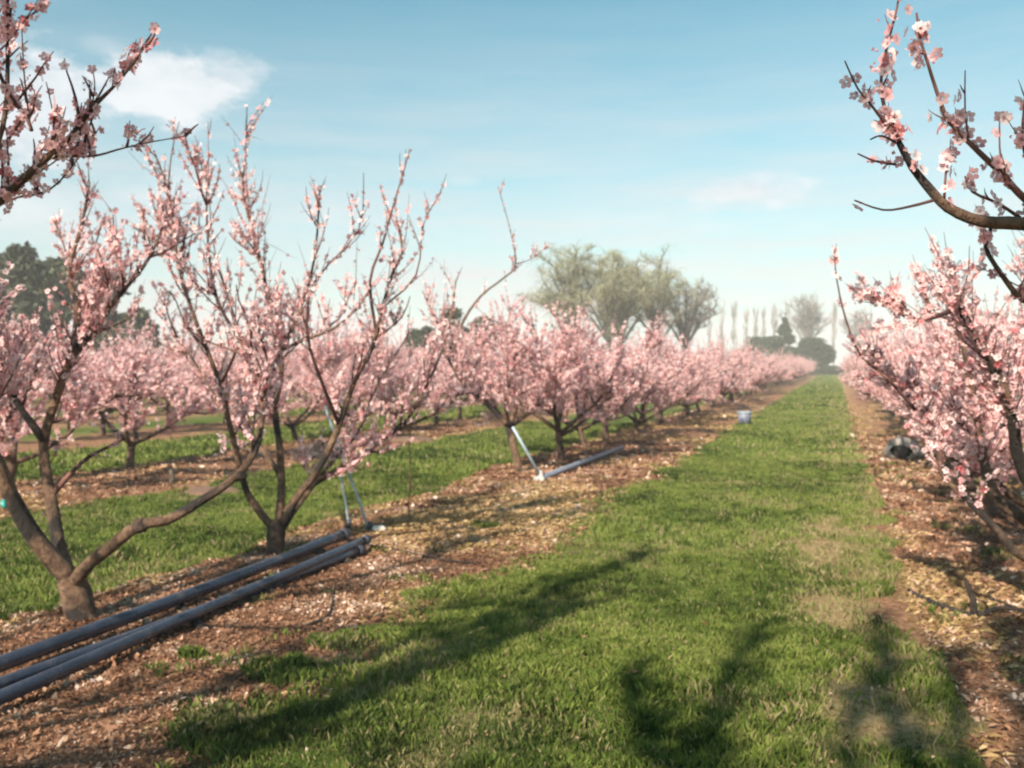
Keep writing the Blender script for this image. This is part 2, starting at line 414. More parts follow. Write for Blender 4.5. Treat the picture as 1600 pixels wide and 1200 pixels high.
for p, a_, n, Lr in ((L1, .74, 56, (.2, .6)), (L2, .45, 34, (.2, .65)), (L2b, .2, 26, (.2, .55)), (L2d, .3, 50, (.15, .5)), (L3, .66, 26, (.2, .6)), (L3c, .2, 16, (.2, .6))):
    t1.side_shoots(p, a_, 1, n, Lr, .040, sub=.2); t1.nodes_along(p, max(a_, .6), 1, .04, (1, 1, 2), .004)
    m_ = len(p)-1
    for _ in range(n//4):
        f = (a_*.8+(.9-a_*.8)*t1.r.random()**1.4)*m_; i_ = min(m_-1, int(f)); q = p[i_].lerp(p[i_+1], f-i_)
        ax = (p[i_+1]-p[i_]).normalized(); rn = t1.rv(); rn -= ax*rn.dot(ax); rn.normalize()
        se = t1.curve(q, ax*.5+rn+Vector((0, 0, .3)), t1.r.uniform(.25, .6), 5, .14, .1)
        t1.limb(se, .010, .004, 5, 0, t1.twig); t1.side_shoots(se, .1, 1, 7, (.12, .4), .022, r=.004, sub=.3)
t1.side_shoots(L2c, .3, 1, 4, (.08, .2), .03, up=.1); t1.side_shoots(L2, .15, .4, 4, (.08, .3), .03, up=.1)
t1.nodes_along(L3, .55, .75, .05, (1, 2, 3), .012)
t1.objects(o1, .036, True, 31)
tag(o1, 'thick-trunked peach tree standing just behind the dark pipes at far left', 'peach tree', LEFTROW)

# second tree, with the black stump-like trunk and the tall shoots
b = G(432, 868); b.z = h(b.x, b.y)
o2, t2 = hero(b, 32); t0 = ahead(b.x, b.y)
trunk = path(t2, [(434, 885, t0), (431, 860, t0), (431, 840, t0), (434, 815, t0)])
MBt = MB(); MBt.tube(trunk, [.15, .10, .08, .074, .072, .072, .074, .076, .074, .064][:len(trunk)], 11, .08)
lim = []
def lb(pts, r0, r1, n, a_, Lr, tw=False, fd=.040, up=.7, rev=None, dense=None):
    if dense is None: dense = 0 if (tw or n < 15) else n//6
    r0 *= .85; r1 *= .7
    p = path(rev or t2, pts); (rev or t2).limb(p, r0, r1, 7 if not tw else 5, .06 if not tw else 0, None if not tw else (rev or t2).twig)
    T_ = rev or t2
    T_.side_shoots(p, a_, 1, int(n*(.85 if rev else .55)), Lr, fd, up=up, sub=.2)
    T_.nodes_along(p, max(.55, a_), 1, .045, (1, 1, 2), .004)
    for _ in range((dense+1)//2):      # long sparse upright whips
        f = (.45+.5*T_.r.random())*(len(p)-1); q = p[int(f)]
        T_.shoot(q, Vector((T_.r.gauss(0, .22), T_.r.gauss(0, .22), 1)), T_.r.uniform(.45, .85), .0045, .05, (1, 1, 2))
    for _ in range(dense*3):           # fine, nearly bare twigs
        f = (a_+(1-a_)*T_.r.random())*(len(p)-1); q = p[int(f)]; T_.shoot(q, T_.rv()*.7+Vector((0, 0, .6)), T_.r.uniform(.15, .45), .003, .09, (1, 1, 2))
    if dense:                          # short secondary branches carrying most of the blossom low in the crown
        m_ = len(p)-1
        for _ in range(dense):
            f = (a_*.7+(.85-a_*.7)*T_.r.random()**1.5)*m_; i_ = min(m_-1, int(f)); q = p[i_].lerp(p[i_+1], f-i_)
            ax = (p[i_+1]-p[i_]).normalized(); rn = T_.rv(); rn -= ax*rn.dot(ax); rn.normalize()
            se = T_.curve(q, ax*.5+rn+Vector((0, 0, .3)), T_.r.uniform(.3, .65), 5, .14, .1)
            T_.limb(se, .011, .004, 5, 0, T_.twig); T_.side_shoots(se, .1, 1, 7, (.12, .42), .022, r=.004, sub=.3)
    return p
lb([(428, 828, t0), (400, 792, t0-.05), (384, 765, t0-.1), (372, 715, t0-.2), (358, 660, t0-.3), (344, 600, t0-.4), (305, 500, t0-.5), (280, 420, t0-.55), (272, 360, t0-.6), (260, 290, t0-.6), (240, 235, t0-.6)], .044, .008, 42, .42, (.2, .7))
lb([(262, 300, t0-.6), (268, 240, t0-.6), (280, 190, t0-.6)], .010, .004, 3, .1, (.15, .3), True)
lb([(434, 822, t0), (440, 760, t0+.05), (436, 690, t0+.1), (430, 640, t0+.15), (440, 570, t0+.2), (424, 500, t0+.2), (412, 430, t0+.2), (396, 365, t0+.2), (380, 300, t0+.25), (384, 235, t0+.25), (386, 165, t0+.25)], .048, .005, 46, .38, (.2, .75))
lb([(444, 820, t0), (462, 780, t0-.1), (500, 730, t0-.2), (530, 665, t0-.3), (552, 600, t0-.4), (582, 542, t0-.5), (598, 480, t0-.6), (612, 430, t0-.65), (628, 395, t0-.7), (622, 350, t0-.7)], .046, .008, 34, .42, (.15, .55))
lb([(588, 520, t0-.5), (578, 440, t0-.6), (598, 380, t0-.6), (615, 320, t0-.6), (630, 270, t0-.6), (640, 235, t0-.6)], .018, .004, 14, .3, (.15, .4), True)
lb([(448, 800, t0), (470, 770, t0+.2), (520, 738, t0+.4), (580, 700, t0+.5), (612, 675, t0+.6), (636, 655, t0+.65), (668, 600, t0+.7), (700, 520, t0+.8), (712, 440, t0+.8)], .040, .010, 40, .4, (.15, .6))
lb([(612, 675, t0+.6), (660, 655, t0+.9), (706, 628, t0+1.1), (750, 560, t0+1.2)], .026, .008, 18, .2, (.15, .5))
lb([(448, 815, t0), (480, 770, t0+.1), (520, 720, t0+.4), (560, 670, t0+.8), (590, 600, t0+1.1), (640, 520, t0+1.3)], .034, .008, 34, .35, (.2, .6))
lb([(440, 548, t0+.2), (476, 530, t0+.1), (512, 518, t0), (552, 488, t0), (586, 440, t0)], .022, .006, 20, .1, (.15, .5))
lb([(437, 740, t0+.1), (400, 690, t0+.5), (350, 640, t0+.9), (300, 560, t0+1.1), (240, 480, t0+1.2)], .032, .008, 40, .3, (.2, .6))
lb([(530, 665, t0-.3), (500, 590, t0-.6), (480, 520, t0-.8), (492, 440, t0-.9), (560, 360, t0-.9), (568, 270, t0-.9)], .022, .004, 30, .2, (.15, .5), True)
lb([(345, 600, t0-.4), (372, 530, t0-.5), (352, 450, t0-.5), (330, 360, t0-.5), (325, 190, t0-.5)], .018, .003, 22, .25, (.15, .45), True)
lb([(598, 480, t0-.6), (650, 430, t0-.7), (662, 350, t0-.7), (690, 300, t0-.7)], .012, .004, 12, .2, (.15, .4), True)
MBt.build('trunk', M['darkbark'], o2)
t2.wood.build('limb', M['bark'], o2); c_ = t2.twig.build('crown', M['twig'], o2); link('blossom', flower_mesh(t2.fl, .036, 32, True), M['blossom'], c_)
tag(o2, 'tall sparse peach tree with blackened trunk behind the far end of the dark pipes', 'peach tree', LEFTROW)

# off-frame nearest tree whose boughs enter at the top left
b = Vector((-4.45, 2.3, h(-4.45, 2.3)))
o0, tt = hero(b, 33); t0 = ahead(b.x, b.y)
trunk = smoothline([Vector((0, 0, -.06)), Vector((.02, .01, .3)), Vector((0, .03, .6))]); tt.wood.tube(trunk, [.09, .085, .08, .08, .08, .085, .08][:len(trunk)], 10, .07)
A = lambda pts, r0, r1, n, a_, Lr, tw=False, fd=.022, up=.7: lb(pts, r0*.75, r1*.8, n, a_, Lr, tw, fd, up, tt, 0)
top = tt.org+Vector((0, .03, .6)); tu = 800+F*side(top.x, top.y)/t0; tv = HV-(top.z-HC)*F/t0
A([(tu, tv, t0), (-420, 640, t0), (-280, 520, 3.3), (-120, 400, 3.1), (0, 312, 2.95), (55, 262, 2.9), (110, 214, 2.9), (145, 168, 2.9), (190, 122, 2.9), (230, 68, 2.9)], .045, .004, 22, .45, (.08, .3), False, .028, .9)
A([(70, 246, 2.9), (110, 244, 2.95), (150, 243, 3.0), (190, 232, 3.05), (235, 222, 3.1), (292, 212, 3.15)], .010, .003, 8, .2, (.06, .2), True, .02, 1.0)
A([(-120, 400, 3.1), (-40, 300, 3.0), (4, 200, 3.0), (12, 90, 3.0), (6, -20, 3.0), (8, -120, 3.0)], .022, .005, 18, .3, (.1, .35), False, .022, .7)
A([(12, 150, 3.0), (38, 178, 2.95), (50, 205, 2.95)], .016, .010, 3, .2, (.1, .25), True, .02, 1.0)
A([(48, 205, 2.95), (38, 120, 2.95), (34, 45, 2.95)], .006, .003, 3, .2, (.06, .15), True, .02, 1.0)
A([(78, 244, 2.9), (84, 190, 2.9), (72, 128, 2.9)], .006, .003, 3, .2, (.06, .12), True, .016, 1.0)
A([(140, 175, 2.9), (148, 140, 2.9), (145, 108, 2.9)], .005, .003, 2, .2, (.06, .1), True, .014, 1.0)
A([(-100, 420, 3.1), (0, 320, 3.1), (75, 298, 3.1), (120, 250, 3.1), (150, 205, 3.1)], .010, .003, 9, .3, (.08, .2), True, .03, .8)
A([(-280, 520, 3.3), (-200, 360, 3.2), (-60, 220, 3.1), (-20, 60, 3.1), (-10, -80, 3.1)], .03, .006, 40, .35, (.2, .6))
A([(-420, 640, t0), (-380, 420, 3.6), (-300, 220, 3.5), (-260, 20, 3.5)], .04, .008, 34, .3, (.3, .7))
A([(tu, tv, t0), (-620, 560, 3.5), (-640, 380, 3.5), (-600, 200, 3.5)], .045, .008, 34, .3, (.3, .7))
A([(tu, tv, t0), (-460, 700, t0+.5), (-360, 560, t0+1), (-260, 420, t0+1.1)], .045, .008, 30, .3, (.3, .6))
for p_ in ([(0, 312, 2.95), (30, 285, 2.92), (75, 240, 2.9), (110, 214, 2.9), (140, 172, 2.9)],):
    tt.nodes_along(path(tt, p_), 0, 1, .008, (1, 2, 3), .012)
tt.objects(o0, .032, True, 33, -.05, 'rowbark')
tag(o0, 'nearest peach tree at left, only its flowering boughs entering the top left corner', 'peach tree', LEFTROW)

def behind(x, y, tips, ways, seed, label, group):
    o, t = hero(Vector((x, y, h(x, y))), seed)
    t.wood.tube(smoothline([Vector((0, 0, -.06)), Vector((0, .01, .3)), Vector((0, .02, .58))]), [.09, .085, .08, .078, .078, .08, .08], 10, .07)
    for (tx, ty, tz) in tips:
        e = Vector((tx-x, ty-y, tz)); md = e*.5+Vector((0, 0, -.05)); md.z = .58+(tz-.58)*.42
        p = smoothline([Vector((0, .02, .56)), md, e*.8+Vector((0, 0, .12)), e], 3)
        t.limb(p, .038, .009, 7); t.side_shoots(p, .35, 1, 26, (.2, .6), .03)
    for w_ in ways:  # unseen boughs shaped to cast the shadow streaks on the grass
        p = smoothline([Vector((0, .02, .56))]+[Vector((q[0]-x-.28, q[1]-y, q[2])) for q in w_], 4)
        t.limb(p, .036, .009, 7); t.side_shoots(p, .3, 1, 80, (.2, .65), .02, out=.6, multi=(1, 2, 3))
        t.nodes_along(p, .35, 1, .010, (1, 2, 3), .035)
    t.objects(o, .040, False, seed); tag(o, label, 'peach tree', group)
behind(-4.45, .1, [(-3.2, 1.2, 3.0), (-3.3, -.9, 3.1), (-5.6, .6, 2.9), (-5.4, -.8, 2.9)],
       [[(-3.4, .0, 1.3), (-2.6, .2, 2.0), (-2.4, 1.0, 2.7), (-2.25, 1.6, 3.2)], [(-3.0, .5, 1.6), (-2.5, .3, 2.4), (-2.35, .5, 3.1), (-2.2, .8, 3.7)], [(-3.3, .9, 1.5), (-2.5, 1.3, 2.5), (-2.35, 2.0, 3.2), (-2.2, 2.6, 3.6)]], 38,
       'peach tree of the left row standing beside the viewpoint, outside the frame', LEFTROW)
behind(1.35, .0, [(2.4, .9, 3.0), (2.3, -.8, 2.9), (1.2, -1.2, 3.0)],
       [[(.3, -.3, 1.7), (-.7, -.1, 2.4), (-1.0, .4, 3.0), (-1.0, .9, 3.4)], [(.8, -.2, 1.4), (.3, -.1, 2.1), (.05, .3, 2.8), (.0, .9, 3.4)], [(.9, .1, 1.6), (.5, .4, 2.4), (.35, .9, 3.1), (.3, 1.3, 3.6)], [(.6, -.5, 1.5), (-.1, -.6, 2.3), (-.45, -.2, 3.0), (-.4, .3, 3.5)], [(.9, -.6, 1.2), (.6, -.9, 2.2), (.5, -.5, 3.0), (.5, .2, 3.5)], [(.2, .2, 1.8), (-.9, .5, 2.2), (-1.4, .9, 2.7)], [(.6, -.5, 1.6), (.0, -.3, 2.5), (-.3, .4, 3.2), (-.45, .8, 3.8)], [(1.1, -.4, 1.5), (.7, -.2, 2.6), (.45, .4, 3.4), (.3, .8, 4.0)]], 39,
       'peach tree of the right row standing beside the viewpoint, outside the frame', 'peach trees of the row right of the grass track')

# ------------------------------------------------------------------ the rest of the left row
ORD = ['first', 'second', 'third', 'fourth', 'fifth', 'sixth', 'seventh', 'eighth', 'ninth', 'tenth', 'eleventh', 'twelfth', 'thirteenth', 'fourteenth', 'fifteenth', 'sixteenth']
# third: leaning tan trunk with the tall dark bough
b = G(812, 742); b.z = h(b.x, b.y)
o3, t3 = hero(b, 34); t0 = ahead(b.x, b.y)
tr = path(t3, [(816, 752, t0), (812, 735, t0), (803, 700, t0), (795, 664, t0)]); t3.wood.tube(tr, [.075, .068, .062, .058, .055, .055, .056, .06, .06, .06][:len(tr)], 9, .05)
B3 = lambda pts, r0, r1, n, a_, Lr, tw=False, fd=.022, up=.7: lb(pts, r0, r1, n, a_, Lr, tw, fd, up, t3)
B3([(796, 668, t0), (760, 630, t0-.1), (725, 600, t0-.3), (700, 560, t0-.5), (690, 520, t0-.5), (660, 455, t0-.5)], .055, .012, 60, .25, (.25, .75))
B3([(796, 668, t0), (808, 625, t0+.2), (806, 580, t0+.3), (790, 530, t0+.3), (800, 480, t0+.3)], .055, .012, 70, .2, (.25, .75))
B3([(796, 668, t0), (850, 625, t0+.2), (880, 570, t0+.3), (885, 520, t0+.3)], .045, .012, 70, .25, (.25, .8))
B3([(796, 668, t0), (790, 630, t0-.5), (800, 580, t0-.9), (810, 530, t0-1)], .045, .012, 60, .25, (.25, .75))
B3([(796, 668, t0), (770, 630, t0+.5), (750, 580, t0+.8), (745, 530, t0+.9)], .045, .012, 60, .25, (.25, .75))
B3([(700, 555, t0-.5), (725, 500, t0-.6), (752, 462, t0-.6), (790, 432, t0-.6), (806, 412, t0-.6), (795, 350, t0-.6), (778, 292, t0-.6)], .030, .005, 12, .35, (.1, .4))
B3([(806, 412, t0-.6), (830, 405, t0-.6), (860, 380, t0-.6)], .010, .004, 6, .2, (.15, .35), True)
t3.objects(o3, .042, False, 34)
tag(o3, 'peach tree with bare tan leaning trunk beside the leaning irrigation riser', 'peach tree', LEFTROW)
y = 14.35; i = 3
while y < 150:
    n = i+1
    if i <= 14: lab = f'{ORD[i]} peach tree counted along the row left of the grass track'
    else: lab = 'distant pink peach tree far up the row left of the grass track'
    peach(-4.4+RNG.uniform(-.15, .15), y, RNG.randrange(9), lab, LEFTROW, 1.0 if y < 40 else 1.0)
    y += 2.05+RNG.uniform(-.12, .12); i += 1

# right row
RIGHTROW = 'peach trees of the row right of the grass track'
b = Vector((1.35, 2.2, h(1.35, 2.2)))
oR, tR = hero(b, 35)
tR.wood.tube(smoothline([Vector((0, 0, -.06)), Vector((.02, .01, .35)), Vector((0, .03, .62))]), [.09, .085, .08, .078, .078, .08, .08], 10, .07)
top = tR.org+Vector((0, .03, .62))
def B4(pts, r0, r1, n, a_, Lr, tw=False, fd=.03, up=.7, first=None, multi=(1, 1, 2), cl=True):
    P = [W(*p)-tR.org for p in pts]; r0 *= .85; r1 *= .9
    if first: P = [Vector((0, .03, .6))]+[Vector(q) for q in first]+P
    p = smoothline(P, 3)
    tR.limb(p, r0, r1, 8 if not tw else 6, .05 if not tw else .03, None if not tw else tR.twig)
    if n: tR.side_shoots(p, a_, 1, n, Lr, fd, up=up, out=.9, r=.0035, sub=.1)
    if cl: tR.nodes_along(p, .1, 1, .055, (1, 2, 3, 3), .009)
    return p
B4([(1690, 372, 2.2), (1600, 350, 2.2), (1535, 346, 2.2), (1482, 325, 2.2), (1450, 292, 2.2), (1426, 262, 2.2), (1406, 225, 2.2), (1390, 190, 2.22)], .03, .0065, 3, .9, (.03, .07), False, .03, .7, [(-.25, .1, 1.05)], cl=False)
B4([(1450, 292, 2.2), (1426, 262, 2.2), (1406, 225, 2.2), (1390, 192, 2.22), (1378, 150, 2.22), (1378, 110, 2.24), (1388, 65, 2.25), (1402, 10, 2.25), (1406, -30, 2.25)], .0085, .0028, 6, .2, (.03, .07), True)
B4([(1388, 200, 2.22), (1362, 165, 2.2), (1340, 138, 2.2), (1320, 95, 2.2)], .005, .002, 2, .2, (.02, .05), True)
B4([(1404, 225, 2.2), (1378, 212, 2.16), (1360, 218, 2.14)], .004, .002, 0, .2, (.02, .05), True)
B4([(1400, 257, 2.2), (1368, 252, 2.2), (1340, 240, 2.2)], .004, .002, 1, .2, (.02, .05), True)
B4([(1458, 313, 2.2), (1420, 323, 2.2), (1380, 328, 2.2), (1335, 313, 2.2)], .005, .002, 1, .7, (.02, .04), True, cl=False)
B4([(1475, 318, 2.2), (1478, 270, 2.2), (1485, 228, 2.2)], .0045, .002, 1, .5, (.02, .05), True)
B4([(1640, 345, 2.3), (1592, 302, 2.3), (1566, 272, 2.3), (1532, 240, 2.3), (1502, 210, 2.3), (1480, 185, 2.3), (1466, 150, 2.3), (1450, 100, 2.3), (1438, 60, 2.3), (1432, 20, 2.3)], .012, .0028, 8, .2, (.03, .09), True)
B4([(1513, 216, 2.3), (1508, 170, 2.3), (1508, 110, 2.3)], .004, .0015, 1, .5, (.02, .04), True)
B4([(1567, 270, 2.3), (1562, 230, 2.3), (1562, 182, 2.3)], .004, .0015, 1, .5, (.02, .04), True)
B4([(1600, 345, 2.35), (1560, 318, 2.3), (1520, 300, 2.3), (1508, 275, 2.3)], .006, .003, 3, .2, (.03, .08), True)
B4([(1660, 330, 2.25), (1612, 270, 2.25), (1598, 215, 2.25), (1602, 150, 2.25)], .007, .003, 5, .2, (.03, .1), True)
B4([(1650, 480, 2.9), (1600, 470, 2.9), (1566, 430, 2.9), (1540, 385, 2.9), (1552, 350, 2.9)], .018, .006, 14, .2, (.1, .25), False, .03, .7, [(-.15, .3, .95)])
B4([(1850, 200, 2.4), (1900, 0, 2.4)], .03, .01, 20, .4, (.3, .6), first=[(.2, .2, 1.2)])
B4([(1950, 500, 1.8), (2300, 100, 1.6)], .03, .01, 20, .4, (.3, .6), first=[(.3, -.2, 1.1)])
for q in (W(1480, 190, 2.3), W(1560, 268, 2.3), W(1413, 255, 2.2), W(1410, 200, 2.2), W(1388, 75, 2.25), W(1385, 105, 2.25), W(1440, 55, 2.3), W(1448, 95, 2.3)):
    for _ in range(7): tR.fl.append((tuple(q-tR.org+tR.rv()*.012), (0, 0, 1)))
tR.objects(oR, .032, True, 35, -.05, 'rowbark')  # darker bark puts the boughs' backlit shade into the colour
tag(oR, 'nearest right-hand peach tree whose bare curved bough crosses the blue sky top right', 'peach tree', RIGHTROW)

# second right tree: long low limbs reaching out over the bare strip
b = Vector((1.42, 6.15, h(1.42, 6.15)))
oS, tS = hero(b, 36); t0 = ahead(b.x, b.y)
tS.wood.tube(smoothline([Vector((0, 0, -.06)), Vector((-.02, .01, .25)), Vector((0, .03, .45))]), [.09, .085, .08, .078, .078, .08, .08], 10, .07)
def B5(pts, r0, r1, n, a_, Lr, tw=False, fd=.024, up=.6, root_=True):
    P = [W(*p)-tS.org for p in pts]
    if root_: P = [Vector((0, .03, .40))]+P
    p = smoothline(P, 3); tS.limb(p, r0, r1, 7, .06, None if not tw else tS.twig)
    tS.side_shoots(p, a_, 1, n, Lr, fd, up=up, sub=.4); return p
B5([(1600, 870, t0-.1), (1560, 830, t0-.1), (1505, 775, t0-.1), (1470, 735, t0), (1468, 690, t0)], .032, .012, 12, .5, (.1, .3))
B5([(1470, 735, t0), (1466, 690, t0), (1440, 640, t0), (1400, 600, t0+.1), (1365, 545, t0+.1)], .014, .005, 42, .2, (.15, .45), True, root_=False)
B5([(1560, 780, t0+.3), (1535, 700, t0+.4), (1520, 620, t0+.4), (1500, 520, t0+.4), (1470, 450, t0+.4)], .045, .010, 60, .3, (.15, .55))
B5([(1600, 740, t0-.3), (1580, 640, t0-.5), (1545, 560, t0-.6), (1500, 480, t0-.7), (1490, 430, t0-.7)], .045, .010, 60, .3, (.15, .55))
B5([(1640, 760, t0), (1660, 620, t0), (1640, 500, t0), (1620, 400, t0)], .045, .010, 60, .3, (.2, .6))
B5([(1500, 480, t0-.7), (1440, 500, t0-.5), (1400, 480, t0-.4), (1370, 470, t0-.4)], .014, .005, 26, .2, (.15, .4), True, root_=False)
B5([(1430, 640, t0), (1385, 590, t0), (1345, 555, t0+.1), (1322, 500, t0+.1), (1308, 440, t0+.2), (1303, 392, t0+.2)], .012, .003, 10, .3, (.06, .15), True, root_=False)
B5([(1720, 800, t0+.1), (1800, 650, t0+.2), (1820, 520, t0+.2)], .045, .010, 50, .3, (.2, .6))
tS.objects(oS, .038, True, 36, -.03, 'rowbark')
tag(oS, 'dense right-edge peach tree with a long low bare limb over the brown strip', 'peach tree', RIGHTROW)
y = 8.35; i = 2
while y < 84:
    if i <= 14: lab = f'{ORD[i]} peach tree counted along the row right of the grass track'
    else: lab = 'distant pink peach tree far up the row right of the grass track'
    peach(1.40+min(.40, y*.012), y, 0, lab, RIGHTROW, 1.02 if y < 12 else .94, None, 1.02 if y < 14 else .92)
    y += 2.05+RNG.uniform(-.1, .1); i += 1

# rows further left
ROWN = ['second', 'third', 'fourth', 'fifth', 'sixth']
for k in range(5):
    X = -10.1-5.65*k
    y0 = 10.9-2.15*2 if k == 0 else (abs(X)*.86-2.0)
    # keep every row on the same lattice
    y = y0; i = 0
    while y < 61:
        t_, s_ = ahead(X, y), side(X, y)
        if s_/t_ > -.571-1.6/t_:
            if k == 0 and i > 1 and abs(y-13.05) < .3: y += 2.15; i += 1; continue
            if i < 12: lab = f'{ORD[i]} peach tree from the left in the {ROWN[k]} row beyond the left grass strip' if k else f'{ORD[i]} peach tree from the left in the row beyond the left grass strip'
            else: lab = f'distant peach tree far along the {ROWN[k]} row on the left side'
            lab = lab.replace(' on the left side', '')
            peach(X+RNG.uniform(-.15, .15), y, RNG.randrange(9), lab, f'peach trees of the {ROWN[k]} row on the left', 1.0)
        i += 1
        y += 2.15+RNG.uniform(-.15, .15)
for i in range(9):
    peach(7.1, 33+i*2.6, i, f'{ORD[i]} peach tree in the row behind the right-hand trees', 'peach trees of the second row on the right')

# ------------------------------------------------------------------ ground
def axis(lo, hi, d, far):
    a = list(np.arange(lo, hi, d)); s = d
    while a[-1] < far: s *= 1.25; a.append(a[-1]+s)
    s = d
    while a[0] > -far: s *= 1.25; a.insert(0, a[0]-s)
    return np.array(a)
gx = axis(-12, 4, .07, 420); gy = axis(1.5, 16, .07, 420)
XX, YY = np.meshgrid(gx, gy); ZZ = H(XX, YY)
nx, ny = len(gx), len(gy)
V = np.stack([XX.ravel(), YY.ravel(), ZZ.ravel()], 1)
idx = np.arange(nx*ny).reshape(ny, nx)
Fq = np.stack([idx[:-1, :-1], idx[:-1, 1:], idx[1:, 1:], idx[1:, :-1]], -1).reshape(-1)
def drypatch(x, y):
    p = np.clip(1.25-np.hypot((x+.02)/.28, (y-6.1)/.55), 0, 1)+np.clip(1.2-np.hypot((x-.12)/.3, (y-4.6)/.8), 0, 1)+np.clip(1.2-np.hypot((x+.1)/.25, (y-9.0)/1.4), 0, 1)*.7
    p += np.clip((x+.8)/1.0, 0, 1)*.42+.12*(vnoise(x, y, 1.3, 21))
    return np.clip(p+(vnoise(x, y, .5, 9)-.60)*1.2+(vnoise(x, y, .15, 10)-.58)*.7, 0, 1)
S_ = strip(V[:, 0], V[:, 1])
orch = (V[:, 1] < 178) & (V[:, 0] < 14) & (V[:, 0] > -60); S_ = np.where(orch, S_, 0)
def edge_(x, y):
    f = (x+4.95+np.clip((x+1)/.8, 0, 1)*.27) % PERIOD
    return np.clip(1-np.minimum(np.abs(f-.12), np.abs(f-2.42))/.28, 0, 1)*np.clip(vnoise(x, y, .5, 23)*1.6-.2, 0, 1)
def straw(x, y):
    d = np.hypot((x+3.4)/.85, (y-9.0)/2.0)
    d2 = np.hypot((x-.75)/.35, (y-7)/5)
    return np.clip(np.clip(1.35-d, 0, 1)*1.3+np.clip(1.2-d2, 0, 1)*.28+(vnoise(x, y, .7, 8)-.66)*.9+np.clip(y-14, 0, 10)*.03+edge_(x, y)*.55, 0, 1)
me = mesh_np('ground', V, Fq, 4, True, {'strip': S_, 'straw': straw(V[:, 0], V[:, 1]), 'worn': drypatch(V[:, 0], V[:, 1])})
tag(link('ground', me, M['ground']), kind='structure')

# grass blades
BX = []; 
def blades(n, x0, x1, y0, y1, hh, ww, keep):
    x = NP.uniform(x0, x1, n); y = NP.uniform(y0, y1, n)
    m = keep(x, y); return x[m], y[m], hh*np.ones(m.sum()), ww*np.ones(m.sum())
inview = lambda x, y: (np.abs(side(x, y)) < ahead(x, y)*.72+1.3) & (ahead(x, y) > 2.3)
gk = lambda x, y: (strip(x, y) < .5) & inview(x, y) & (NP.random(len(x)) > .93*drypatch(x, y)) & (NP.random(len(x)) < .35+1.3*vnoise(x, y, .14, 17))
sets = [blades(380000, -2.9, 1.2, 1.8, 8, .048, .0028, gk), blades(150000, -2.9, 1.2, 8, 16, .055, .0062, gk), blades(60000, -2.9, 1.2, 16, 34, .065, .018, gk), blades(20000, -2.9, 1.2, 34, 62, .08, .04, gk),
        blades(170000, -9, -4.4, 4, 12, .05, .0055, gk), blades(60000, -9, -4.4, 12, 24, .07, .014, gk), blades(40000, -15, -10, 9, 30, .08, .02, gk), blades(30000, -34, -9, 24, 60, .09, .05, gk), blades(16000, -2.6, .9, 62, 178, .09, .10, gk)]
# weeds and tufts inside the strips
wk = lambda x, y: (strip(x, y) > .5) & inview(x, y) & (vnoise(x, y, .28, 14) > .80)
sets.append(blades(150000, -5, 3.2, 2.5, 16, .05, .0055, wk))
ek = lambda x, y: (strip(x, y) > .5) & (strip(x+.18, y) < .6) & inview(x, y) & (NP.random(len(x)) < .5)
sets.append(blades(60000, -3.2, -2.2, 2.6, 12, .05, .005, ek))
for (u, v, r_) in ((757, 828, .13), (450, 1062, .2), (520, 1015, .12), (365, 1150, .2), (600, 1000, .12), (660, 940, .12), (300, 1040, .06)):
    c = G(u, v); n = int(9000*r_); a = NP.uniform(0, 6.28, n); rr = r_*np.sqrt(NP.random(n))
    sets.append((c.x+np.cos(a)*rr*1.2, c.y+np.sin(a)*rr, np.full(n, .055), np.full(n, .006)))
x = np.concatenate([s[0] for s in sets]); y = np.concatenate([s[1] for s in sets]); hh = np.concatenate([s[2] for s in sets]); ww = np.concatenate([s[3] for s in sets])
n = len(x)
cl = vnoise(x, y, .12, 6); hh = hh*NP.uniform(.45, 1.25, n)*(.45+1.1*cl)*(1+.5*(vnoise(x, y, .8, 7)-.5))
a = NP.uniform(0, 6.28, n); bend = NP.uniform(.05, .6, n); b2 = NP.uniform(0, 6.28, n)
dx, dy = np.cos(a), np.sin(a); lx, ly = np.cos(b2)*bend*hh, np.sin(b2)*bend*hh
z = H(x, y)-.004
V = np.empty((n, 4, 3))
V[:, 0] = np.stack([x-dx*ww, y-dy*ww, z], 1); V[:, 1] = np.stack([x+dx*ww, y+dy*ww, z], 1)
V[:, 2] = np.stack([x+dx*ww*.7+lx*.4, y+dy*ww*.7+ly*.4, z+hh*.6], 1); V[:, 3] = np.stack([x+lx, y+ly, z+hh*.95*(1-.3*bend)], 1)
dp = drypatch(x, y)
tint = np.clip(NP.normal(.40, .13, n)+.5*(vnoise(x, y, .9, 12)-.5)+.55*(vnoise(x, y, .10, 13)-.5)+.3*(vnoise(x, y, .3, 19)-.5), 0, .7)
tint = np.where(NP.random(n) < .03+.08*vnoise(x, y, .35, 16)+dp*.7, NP.uniform(.72, 1, n), tint)

me = mesh_np('grass', V.reshape(-1, 3), np.arange(n*4, dtype=np.int32), 4, False, {'tint': np.repeat(tint, 4)})
